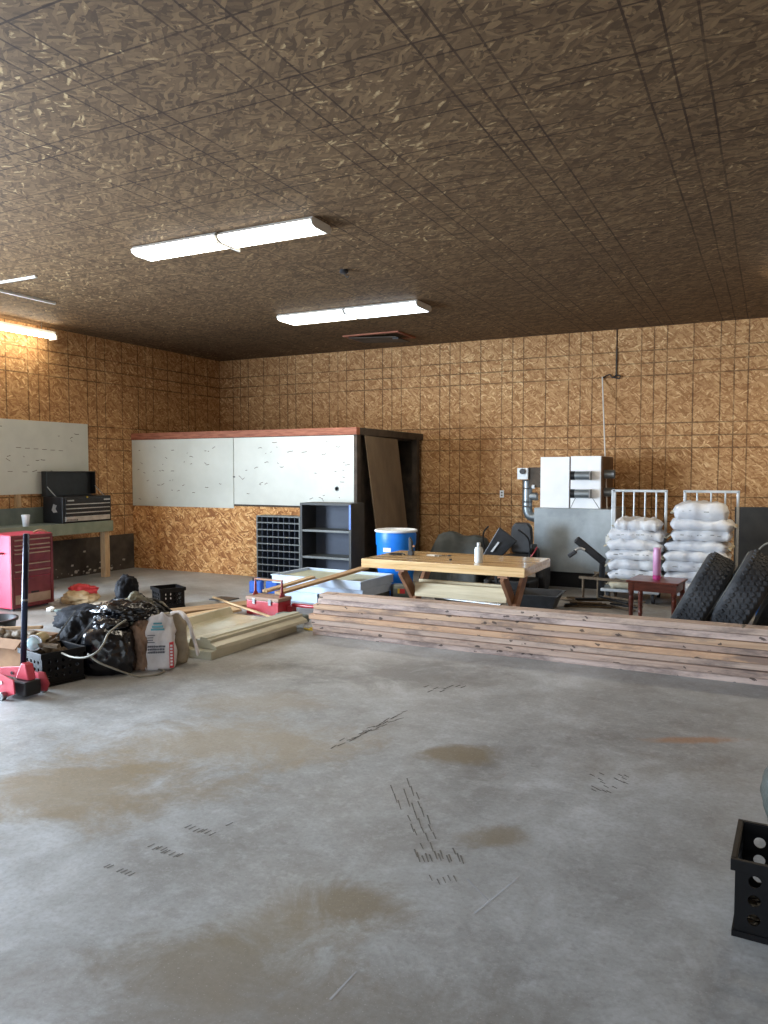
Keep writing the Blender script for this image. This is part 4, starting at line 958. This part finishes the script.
b = bm_new(); tube(b, smoothpath([(-.12, .2, .36), (-.06, .2, .42), (.03, .2, .44), (.1, .2, .36), (.08, .2, .05)]), .010); obj('wire', b, M['cord'], t, smooth=True)

# ------------------------------------------------------------------ crates
def crate(label, loc, rz, s=.33, h=.28, nx=4, ny=3, rr=.021, m='crate_front', handles=True, mx=.03, mz=.045):
    t = thing('milk_crate', label, 'crate', loc, rz)
    # origin at one lower corner; walls
    for k, (c, a) in enumerate((((s/2, .004), 0), ((s-.004, s/2), pi/2), ((s/2, s-.004), pi), ((.004, s/2), -pi/2))):
        b = bm_new(); M4 = Matrix.Translation((c[0], c[1], .004)) @ Matrix.Rotation(a, 4, 'Z')
        holed(b, s-.004, h-.008, nx, ny, rr, M4, mx=mx, mz=mz)
        obj('wall', b, M[m], t)
    b = bm_new()
    for a, c in (((-.014, -.014), (s+.014, .004)), ((-.014, s-.004), (s+.014, s+.014)), ((-.014, .004), (.004, s-.004)), ((s-.004, .004), (s+.014, s-.004))): box2(b, (a[0], a[1], h-.042), (c[0], c[1], h))
    obj('rim', b, M[m], t, bevel=.002)
    b = bm_new()
    for a, c in (((-.006, -.006), (s+.006, .006)), ((-.006, s-.006), (s+.006, s+.006)), ((-.006, .006), (.006, s-.006)), ((s-.006, .006), (s+.006, s-.006))): box2(b, (a[0], a[1], 0), (c[0], c[1], .022))
    obj('base_band', b, M[m], t)
    b = bm_new()
    for k in range(7):
        q = s*(k+.5)/7; box2(b, (q-.006, .012, .006), (q+.006, s-.012, .012)); box2(b, (.012, q-.006, .0125), (s-.012, q+.006, .016))
    obj('grid_base', b, M[m], t)
    return t
crate('black milk crate with round holes at the right edge of the foreground', (-.085, 3.0, 0), R(-2), .34, .29, 4, 3, .022, mx=.03, mz=.035)
crate('black milk crate full of rusty parts behind the red floor jack', (-5.03, 4.05, 0), R(78), .35, .27, 5, 3, .014)
crate('empty-looking black milk crate behind the cloth bundle', (-6.62, 7.04, 0), R(62), .31, .25, 4, 3, .018)

# ------------------------------------------------------------------ lumps (bags, cloth)
def lump(r, seed, rough=.16, freq=1.6, fine=.05, flat=True, sub=5, crease=0, shape=None):
    b = bm_new(); bmesh.ops.create_icosphere(b, subdivisions=sub, radius=1)
    for v in b.verts:
        n = v.co.normalized()
        k = 1+rough*noise.noise(n*freq+Vector((seed, 0, 0)))+fine*.5*noise.noise(n*5+Vector((0, seed, 0)))
        if crease: k += crease*.4-crease*(1.1*abs(noise.noise(n*2.6+Vector((seed, 5, 1))))+.55*abs(noise.noise(n*6+Vector((3, seed, 1))))+.3*abs(noise.noise(n*13+Vector((seed, 2, 1)))))
        p = n*k
        if shape: p = shape(p)
        v.co = Vector((p.x*r[0], p.y*r[1], p.z*r[2]))
    if flat:
        z0 = -r[2]*.75
        for v in b.verts:
            if v.co.z < z0: v.co.z = z0
            v.co.z -= z0
    return b
def boxy(p):   # squarer bag
    m = max(abs(p.x), abs(p.y), abs(p.z)*1.0); l = p.length
    return p*(1+.28*(l/m-1))
t = thing('garbage_bag', 'glossy black garbage bag stuffed full beside the milk crate of parts', 'garbage bag', (-4.97, 4.68, 0), R(30))
obj('bag', lump((.235, .22, .235), 3, .10, 1.3, .02, crease=.08, shape=boxy), M['trash'], t, smooth=True)
b = lump((.15, .12, .07), 8, .2, 2, .1, False, 4, .2)
bmesh.ops.translate(b, verts=b.verts, vec=(.02, .0, .40)); obj('gathered_top', b, M['trash'], t, smooth=True)
t = thing('black_sheeting', 'shiny black plastic sheeting heaped on top of the big garbage bag', 'sheeting', (-4.98, 4.86, .40), R(25))
obj('sheeting', lump((.27, .17, .10), 17, .25, 1.6, .08, crease=.22), M['trash'], t, smooth=True)
t = thing('cloth_heap', 'dark crumpled cloth heap between the parts crate and the garbage bag', 'cloth', (-5.30, 4.72, 0), R(-10))
obj('cloth', lump((.24, .20, .26), 19, .25, 1.6, .08, crease=.25), M['cloth_black'], t, smooth=True)
t = thing('garbage_bag', 'dark bag slumped behind the big glossy garbage bag', 'garbage bag', (-5.50, 5.12, 0), R(10))
obj('bag', lump((.24, .22, .20), 13, .15, 1.6, .05, crease=.14), M['trash'], t, smooth=True)
t = thing('olive_tarp_bundle', 'crumpled olive plastic sheeting on top of the black garbage bag', 'sheeting', (-5.16, 5.20, 0), R(20))
obj('sheeting', lump((.20, .15, .32), 21, .2, 1.5, .06, crease=.18), M['cloth_olive'], t, smooth=True)
t = thing('black_cloth_bundle', 'tall rolled black cloth bundle, highest point of the clutter pile', 'bundle', (-5.72, 5.62, 0), R(-20))
obj('lower_roll', lump((.26, .24, .26), 31, .2, 1.6, .1, crease=.22), M['cloth_black'], t, smooth=True)
b = lump((.12, .11, .15), 35, .15, 1.6, .08, False, 4, .3); bmesh.ops.translate(b, verts=b.verts, vec=(0, 0, .50)); obj('rolled_top', b, M['cloth_black'], t, smooth=True)
b = bm_new(); tube(b, [(.13*cos(a*pi/8), .12*sin(a*pi/8), .42+.01*sin(a)) for a in range(17)], .012, 6, False); obj('tie_strap', b, M['cord_black'], t)
t = thing('black_cloth_bundle', 'low dark cloth lying left of the tall rolled bundle', 'bundle', (-6.42, 5.80, 0), R(10))
obj('cloth', lump((.42, .26, .16), 41, .2, 1.6, .1, crease=.22), M['cloth_black'], t, smooth=True)
t = thing('hose_bundle', 'tangled coil of black hoses and cords beside the rear milk crate', 'hoses', (-5.42, 5.68, 0))
for k in range(14):
    rr = random.uniform(.13, .24); ax = Matrix.Rotation(random.uniform(-.9, .9), 4, 'X') @ Matrix.Rotation(random.uniform(.3, 1.3), 4, 'Y')
    pts = [ax @ Vector((rr*cos(a*pi/9), rr*sin(a*pi/9)*.8, .03*sin(a*1.7+k)))+Vector((random.uniform(-.002, .002), 0, .24)) for a in range(19)]
    if min(p.z for p in pts) < .01: pts = [Vector((p.x, p.y, max(p.z, .015))) for p in pts]
    b = bm_new(); tube(b, pts, .012, 6, False); obj('hose_loop', b, M['cord_black'] if k % 4 else M['cord'], t, smooth=True)
obj('hose_core', lump((.18, .18, .18), 51, .2, 1.6, .1, crease=.4), M['cloth_black'], t, smooth=True)
t = thing('brown_feed_bag', 'crumpled brown paper bag between the garbage bag and the white feed bag', 'bag', (-4.80, 4.86, 0))
obj('bag', lump((.12, .11, .24), 61, .15, 1.6, .06, crease=.25, shape=boxy), M['feed_brown'], t, smooth=True)
# white feed bag, upright
def upright_bag(w, d, h, seed, lean=0):
    b = bm_new(); seg, ny = 40, 26; rings = []
    for j in range(ny+1):
        v = j/ny; z = h*v
        sq = 1.0 if v < .6 else 1-(v-.6)/.4*.45
        bul = 1+.06*sin(v*pi)
        if v < .06: bul *= .9+.1*v/.06
        ring = []
        for i in range(seg):
            a = 2*pi*i/seg; c, s = cos(a), sin(a)
            e = 3.5; k = (abs(c)**e+abs(s)**e)**(-1/e)
            dd = d*(1 if v < .55 else max(.12, 1-(v-.55)/.45*.92))
            x = c*k*w/2*bul*(1-.22*max(0, v-.6)/.4); y = s*k*dd/2*bul
            nn = noise.noise(Vector((c*2, s*2, v*3+seed)))*.034+abs(noise.noise(Vector((c*5, s*5, v*5+seed))))*.026
            ring.append(b.verts.new((x+nn*c+lean*v, y+nn*s, z+.05*noise.noise(Vector((c*2, s, seed)))*max(0, v-.6)/.4-.05*abs(c)**3*max(0, v-.6)/.4)))
        rings.append(ring)
    for a, c in zip(rings, rings[1:]):
        for i in range(seg): b.faces.new((a[i], a[(i+1) % seg], c[(i+1) % seg], c[i]))
    b.faces.new(rings[0][::-1]); b.faces.new(rings[-1]); return b
t = thing('white_feed_bag', 'white feed bag with red print standing open at the front of the clutter', 'feed bag', (-4.655, 4.94, 0), R(36))
obj('bag', upright_bag(.24, .16, .47, 3), M['feed'], t, smooth=True)
b = bm_new()
for k, (z, w0, w1) in enumerate(((.37, -.05, .04), (.345, -.06, .05), (.395, -.04, .03))): box2(b, (w0, -.108+.03*(k*.3), z), (w1, -.09, z+.016))
obj('teal_lettering', b, M['teal'], t)
b = bm_new()
for z, ww in ((.20, .075), (.175, .07), (.15, .072)):
    x = -.09
    while x < -.09+ww*1.9: l = random.uniform(.008, .02); box2(b, (x, -.100, z), (x+l, -.08, z+.014)); x += l+.004
obj('bold_lettering', b, M['grey_print'], t)
b = bm_new()
for z in (.30, .28, .26, .24): box2(b, (-.09, -.100, z), (-.09+random.uniform(.04, .07), -.09, z+.006))
obj('small_lettering', b, M['grey_print'], t)
b = bm_new(); box2(b, (.088, -.098, .02), (.122, -.07, .24)); obj('red_block_print', b, M['red_print'], t)
b = bm_new()
for k in range(7): box2(b, (.095, -.0995, .04+k*.027), (.115, -.0983, .058+k*.027))
obj('white_lettering', b, M['feed'], t)
t = thing('tan_feed_bag', 'tan feed bag directly right of the white feed bag with white liner hanging out', 'feed bag', (-4.69, 5.12, 0), R(36))
obj('bag', upright_bag(.25, .13, .45, 11), M['feed_tan'], t, smooth=True)
b = bm_new()
pts = smoothpath([(.0, -.03, .44), (.10, -.06, .45), (.17, -.08, .36), (.21, -.09, .22), (.25, -.10, .09)], 5); g = []
for i, p in enumerate(pts):
    wv = .045+.015*sin(i*1.1); g.append((b.verts.new(p+Vector((-.02, wv, .01*sin(i)))), b.verts.new(p+Vector((.0, 0, .02))), b.verts.new(p+Vector((-.01, -wv, -.01*cos(i))))))
for a, c in zip(g, g[1:]): b.faces.new((a[0], c[0], c[1], a[1])); b.faces.new((a[1], c[1], c[2], a[2]))
o = obj('white_liner', b, M['feed'], t, smooth=True); s = o.modifiers.new('s', 'SOLIDIFY'); s.thickness = .01
# far right foreground grey bag
t = thing('grey_garbage_bag', 'dark grey-green bag standing behind the foreground milk crate', 'garbage bag', (.27, 3.95, 0))
obj('bag', lump((.28, .25, .25), 71, .06, 1.2, .02, crease=.05), M['trash_gray'], t, smooth=True)

# contents of the crate of parts
cc = Vector((-5.03, 4.05, 0)); rot = Matrix.Rotation(R(78), 4, 'Z')
def inC(x, y, z): return cc + rot @ Vector((x, y, z))
for k in range(16):
    x, y = random.uniform(.07, .27), random.uniform(.07, .27); L = random.uniform(.06, .13)
    b = bm_new(); kind = k % 3
    if kind == 0: obj_b = lump((L*.5, L*.4, L*.35), k*3, .3, 2, .1, False, 3); b.free(); b = obj_b
    elif kind == 1: lathe(b, [(.03, -.02), (.045, -.02), (.045, .02), (.03, .02)], 16, Matrix.Rotation(random.uniform(.3, 1.2), 4, 'X'), close=True)
    else: beam(b, (-L, 0, 0), (L, 0, .03), .03, .025)
    o = obj('rusty_part', b, M['junk'], None, loc=inC(x, y, .245+.03*(k % 3))); o.rotation_euler = (random.uniform(-.3, .3), random.uniform(-.3, .3), random.uniform(0, 3))
    tag(o, 'rusty brown machine part heaped in the crate behind the floor jack', 'part', 'rusty parts heaped in the crate')
# work lamp
t = thing('work_lamp', 'beige cylindrical work lamp with a bright glass face on the crate', 'lamp', inC(.03, .17, .33), 0)
ax = Matrix.Rotation(R(-62), 4, 'Z') @ Matrix.Rotation(R(90), 4, 'Y')   # axis along +x rotated
cam = Vector((0, 0, 0)) - inC(.03, .17, 0); cam.z = 0; cam.normalize()
fd = Matrix.Rotation(R(-22), 3, 'Z') @ cam
q = fd.to_track_quat('Z', 'Y').to_matrix().to_4x4()
b = bm_new(); lathe(b, [(.0, -.19), (.045, -.19), (.055, -.17), (.058, -.02), (.068, .0), (.068, .012), (.0, .012)], 32, q); obj('housing', b, M['lamp_beige'], t)
b = bm_new(); lathe(b, [(.060, .012), (.058, .022), (.04, .032), (0, .036)], 32, q); obj('glass_face', b, M['lamp_lens'], t, smooth=True)
b = bm_new(); lathe(b, [(.060, .0125), (.069, .0125), (.069, .024), (.062, .026)], 32, q); obj('bezel', b, M['chrome'], t)
b = bm_new(); beam(b, (-.02, -.02, -.09), (0, 0, -.06), .03, .02); obj('bracket', b, M['silver'], t)
# box and black tub left of crate
t = thing('cardboard_box', 'open brown cardboard box at the left edge behind the floor jack', 'cardboard box', (-6.03, 4.16, 0), R(4))
for (a, c) in (((0, 0), (.62, .01)), ((0, .35), (.62, .36)), ((0, .01), (.01, .35)), ((.61, .01), (.62, .35))):
    b = bm_new(); box2(b, (a[0], a[1], 0), (c[0], c[1], .30)); obj('side', b, M['card'], t)
b = bm_new(); box2(b, (.01, .01, .002), (.61, .35, .012)); obj('base', b, M['card'], t)
b = bm_new(); box(b, (.30, -.05, .28), (.60, .10, .006), Matrix.Rotation(R(38), 4, 'X')); obj('flap', b, M['card'], t)
t = thing('black_bucket', 'wide black rubber tub behind the cardboard box', 'bucket', (-6.42, 4.62, 0))
b = bm_new(); lathe(b, [(0, .01), (.18, 0), (.22, .30), (.24, .31), (.24, .33), (.215, .33), (.17, .03), (0, .025)], 36); obj('shell', b, M['black_plastic'], t, smooth=True)
t = thing('orange_tipped_stake', 'wooden stake with an orange painted tip lying over the cardboard box', 'stake', (-5.88, 4.28, .31), R(18))
b = bm_new(); beam(b, (-.12, 0, .03), (.42, .02, .06), .035, .025); obj('stick', b, M['plank2'], t)
b = bm_new(); beam(b, (-.32, -.01, .02), (-.121, 0, .03), .037, .027); obj('painted_tip', b, M['orange'], t)
for k in range(8):
    b = lump((random.uniform(.05, .1), .05, .04), 90+k, .3, 2, .15, False, 3, .3)
    o = obj('dry_debris', b, M['junk'], None, loc=(-5.93+.06*k+random.uniform(-.02, .02), 4.33+random.uniform(-.05, .05), .30+random.uniform(0, .02)), smooth=True)
    tag(o, 'dry brown lump of debris in the cardboard box', 'debris', 'debris lumps in the cardboard box')
# dark flat blue/black things between
b = bm_new(); beam(b, (-5.42, 4.5, 0.26), (-5.28, 4.6, 0.5), .02, .012); tag(obj('metal_strip', b, M['steel']), 'left of the two thin metal strips poking out of the dark cloth heap', 'strip')
b = bm_new(); beam(b, (-5.2, 4.52, 0.24), (-5.04, 4.6, 0.47), .02, .012); tag(obj('metal_strip', b, M['steel']), 'right of the two thin metal strips poking out of the dark cloth heap', 'strip')
t = thing('white_pipe_ring', 'short white pipe end poking up from the clutter above the garbage bag', 'pipe', (-5.20, 4.78, .40))
b = bm_new(); lathe(b, [(.045, -.05), (.045, .05), (.032, .05), (.032, -.05)], 24, (Vector((0, 0, 0))-Vector((-5.2, 4.78, -1))).to_track_quat('Z', 'Y').to_matrix().to_4x4(), close=True); obj('ring', b, M['white_plastic'], t)
# grey cords
b = bm_new(); P = [atY(62, 653, 4.18), atY(72, 657, 4.12), atY(85, 657.5, 4.10), atY(97, 652, 4.12), atY(104, 643, 4.2), atY(108, 634, 4.3), atY(117, 626, 4.5), atY(126, 620, 4.62)]
tube(b, smoothpath(P, 6), .008, 8); tag(obj('electric_cord', b, M['cord'], None, smooth=True), 'grey cord looping from the crate of parts up over the garbage bag', 'cord')
b = bm_new(); P = [atY(88, 654, 4.12), atY(98, 662, 4.13), atY(112, 668, 4.2), atY(126, 673, 4.35)]+[Vector(p) for p in ((-4.58, 4.62, .01), (-4.50, 4.74, .01), (-4.52, 4.84, .012), (-4.60, 4.86, .012))]
tube(b, smoothpath(P, 6), .007, 8); tag(obj('electric_cord', b, M['cord'], None, smooth=True), 'grey cord hanging down the front of the garbage bag to the floor', 'cord')

# ------------------------------------------------------------------ floor jack
t = thing('floor_jack', 'red trolley floor jack with a tall upright dark handle', 'floor jack', (-5.0, 3.86, 0), 0)
# local: long axis runs to the left (-x); rear (handle) end at origin
for y in (-.12, .10):
    b = bm_new(); prism(b, [(-.72, .03), (-.02, .02), (.06, .05), (.05, .15), (-.10, .19), (-.45, .14), (-.72, .11)], -.006, .006, Matrix.Translation((0, y, 0)) @ Matrix.Rotation(pi/2, 4, 'X')); s = obj('side_plate', b, M['jack_red'], t, bevel=.003)
    for (x, z) in ((-.08, .12), (-.16, .07), (-.25, .12), (-.36, .08)):
        b = bm_new(); cyl(b, (x, y-.012, z), (x, y-.007, z), .014, seg=16); obj('bolt', b, M['chrome'], s)
b = bm_new(); box2(b, (-.10, -.08, .02), (.12, .06, .13)); obj('hydraulic_block', b, M['black_metal'], t, bevel=.01)
b = bm_new(); cyl(b, (-.40, -.01, .09), (-.10, -.01, .09), .04); obj('cylinder', b, M['black_metal'], t)
b = bm_new(); prism(b, [(-.07, .13), (.08, .13), (.05, .25), (.0, .26)], -.035, .035, Matrix.Translation((.02, .0, 0)) @ Matrix.Rotation(pi/2, 4, 'X')); obj('handle_yoke', b, M['jack_red'], t, bevel=.01)
b = bm_new(); cyl(b, (.0, 0, .20), (.035, .03, 1.225), .022, .022, 20); hd = obj('handle', b, M['bluestick'], t, smooth=True)
b = bm_new(); cyl(b, (.0175, .015, .72), (.018, .0155, .735), .025, seg=20); obj('handle_collar', b, M['steel'], hd)
b = bm_new(); prism(b, [(.06, .02), (.14, .03), (.17, .09), (.12, .17), (.06, .17)], -.006, .006, Matrix.Translation((0, .09, 0)) @ Matrix.Rotation(pi/2, 4, 'X')); obj('side_plate_tail', b, M['red_dark'], t)
for (x, y) in ((-.04, -.15), (.06, .13), (-.62, -.10), (-.62, .08)):
    b = bm_new(); cyl(b, (x, y-.018, .03), (x, y+.018, .03), .03, seg=20); obj('wheel', b, M['steel'], t, bevel=.003)
b = bm_new(); cyl(b, (-.62, -.01, .10), (-.62, -.01, .16), .045); obj('saddle', b, M['black_metal'], t)

# ------------------------------------------------------------------ paper litter at the red cabinet
t = thing('torn_paper_sack', 'torn tan and red paper sack on the floor right of the red cabinet', 'paper sack', (-7.85, 6.92, 0), R(20))
obj('sack', lump((.24, .16, .10), 81, .3, 1.8, .15, crease=.2), M['paper_tan'], t, smooth=True)
b = lump((.18, .10, .07), 83, .3, 1.8, .2, False, 4, .4); bmesh.ops.translate(b, verts=b.verts, vec=(.02, .03, .17)); obj('red_flap', b, M['red_print'], t, smooth=True)
b = bm_new(); box(b, (0, 0, .02), (.35, .26, .004), Matrix.Rotation(R(5), 4, 'X')); o = tag(obj('paper_sheet', b, M['paper'], None, loc=(-7.48, 6.95, 0)), 'white paper sheet on the floor beyond the torn sack', 'paper'); o.rotation_euler = (0, 0, R(25))
b = lump((.14, .05, .02), 85, .3, 2, .1, True, 3); tag(obj('crumpled_wrapper', b, M['bench_gray'], None, loc=(-7.55, 6.38, 0)), 'small dark crumpled wrapper before the red cabinet', 'wrapper')
b = lump((.06, .05, .03), 86, .3, 2, .1, True, 3); tag(obj('crumpled_tissue', b, M['paper'], None, loc=(-7.72, 6.36, 0)), 'small white crumpled tissue before the red cabinet', 'tissue')

# ================================================================== light
w = bpy.data.worlds.new('World'); S.world = w; w.use_nodes = True
nt = w.node_tree; bg = nt.nodes['Background']
sky = nt.nodes.new('ShaderNodeTexSky'); sky.sky_type = 'NISHITA'; sky.sun_disc = False; sky.sun_elevation = R(40); sky.sun_rotation = R(200)
nt.links.new(sky.outputs[0], bg.inputs[0]); bg.inputs[1].default_value = .12
def area(loc, rot, sx, sy, e, c):
    l = bpy.data.lights.new('daylight', 'AREA'); l.shape = 'RECTANGLE'; l.size = sx; l.size_y = sy; l.energy = e; l.color = c
    o = bpy.data.objects.new('daylight', l); COL.objects.link(o); o.location = loc; o.rotation_euler = rot
# daylight through the left and front door openings
area((X0-.05, 2.3, 1.65), (0, R(-90), 0), 3.2, 4.4, 2050, (.70, .84, 1))
area((-1.75, Y0-.05, 1.65), (R(90), 0, 0), 8.3, 3.2, 130, (.84, .92, 1))
# the fluorescent lamps' own light
def lamp(loc, sx, sy, e, c):
    l = bpy.data.lights.new('fluorescent', 'AREA'); l.shape = 'RECTANGLE'; l.size = sx; l.size_y = sy; l.energy = e; l.color = c
    o = bpy.data.objects.new('fluorescent', l); COL.objects.link(o); o.location = loc
WARM = (1, .86, .66)
lamp((-4.6, 5.81, HC-.13), 2.0, .3, 24, WARM)
lamp((-5.2, 9.24, HC-.13), 2.1, .4, 42, WARM)
lamp((.75, 9.45, 3.60), 1.2, .3, 34, WARM)
l = bpy.data.lights.new('fluorescent', 'AREA'); l.shape = 'RECTANGLE'; l.size = 1.2; l.size_y = .1; l.energy = 9; l.color = WARM
o = bpy.data.objects.new('fluorescent', l); COL.objects.link(o); o.location = (.66, 9.45, 3.765); o.rotation_euler = (pi, 0, 0)

cam = bpy.data.cameras.new('Camera'); co = bpy.data.objects.new('Camera', cam); COL.objects.link(co); S.camera = co
cam.sensor_fit = 'VERTICAL'; cam.sensor_height = 24; cam.lens = F_PX/1024*24; cam.clip_start = .05
co.location = (0, 0, CAM_H)
co.rotation_euler = (R(90)-PITCH, 0, YAW)
S.view_settings.view_transform = 'Standard'; S.view_settings.look = 'None'; S.view_settings.exposure = 0.0
S.cycles.use_denoising = True
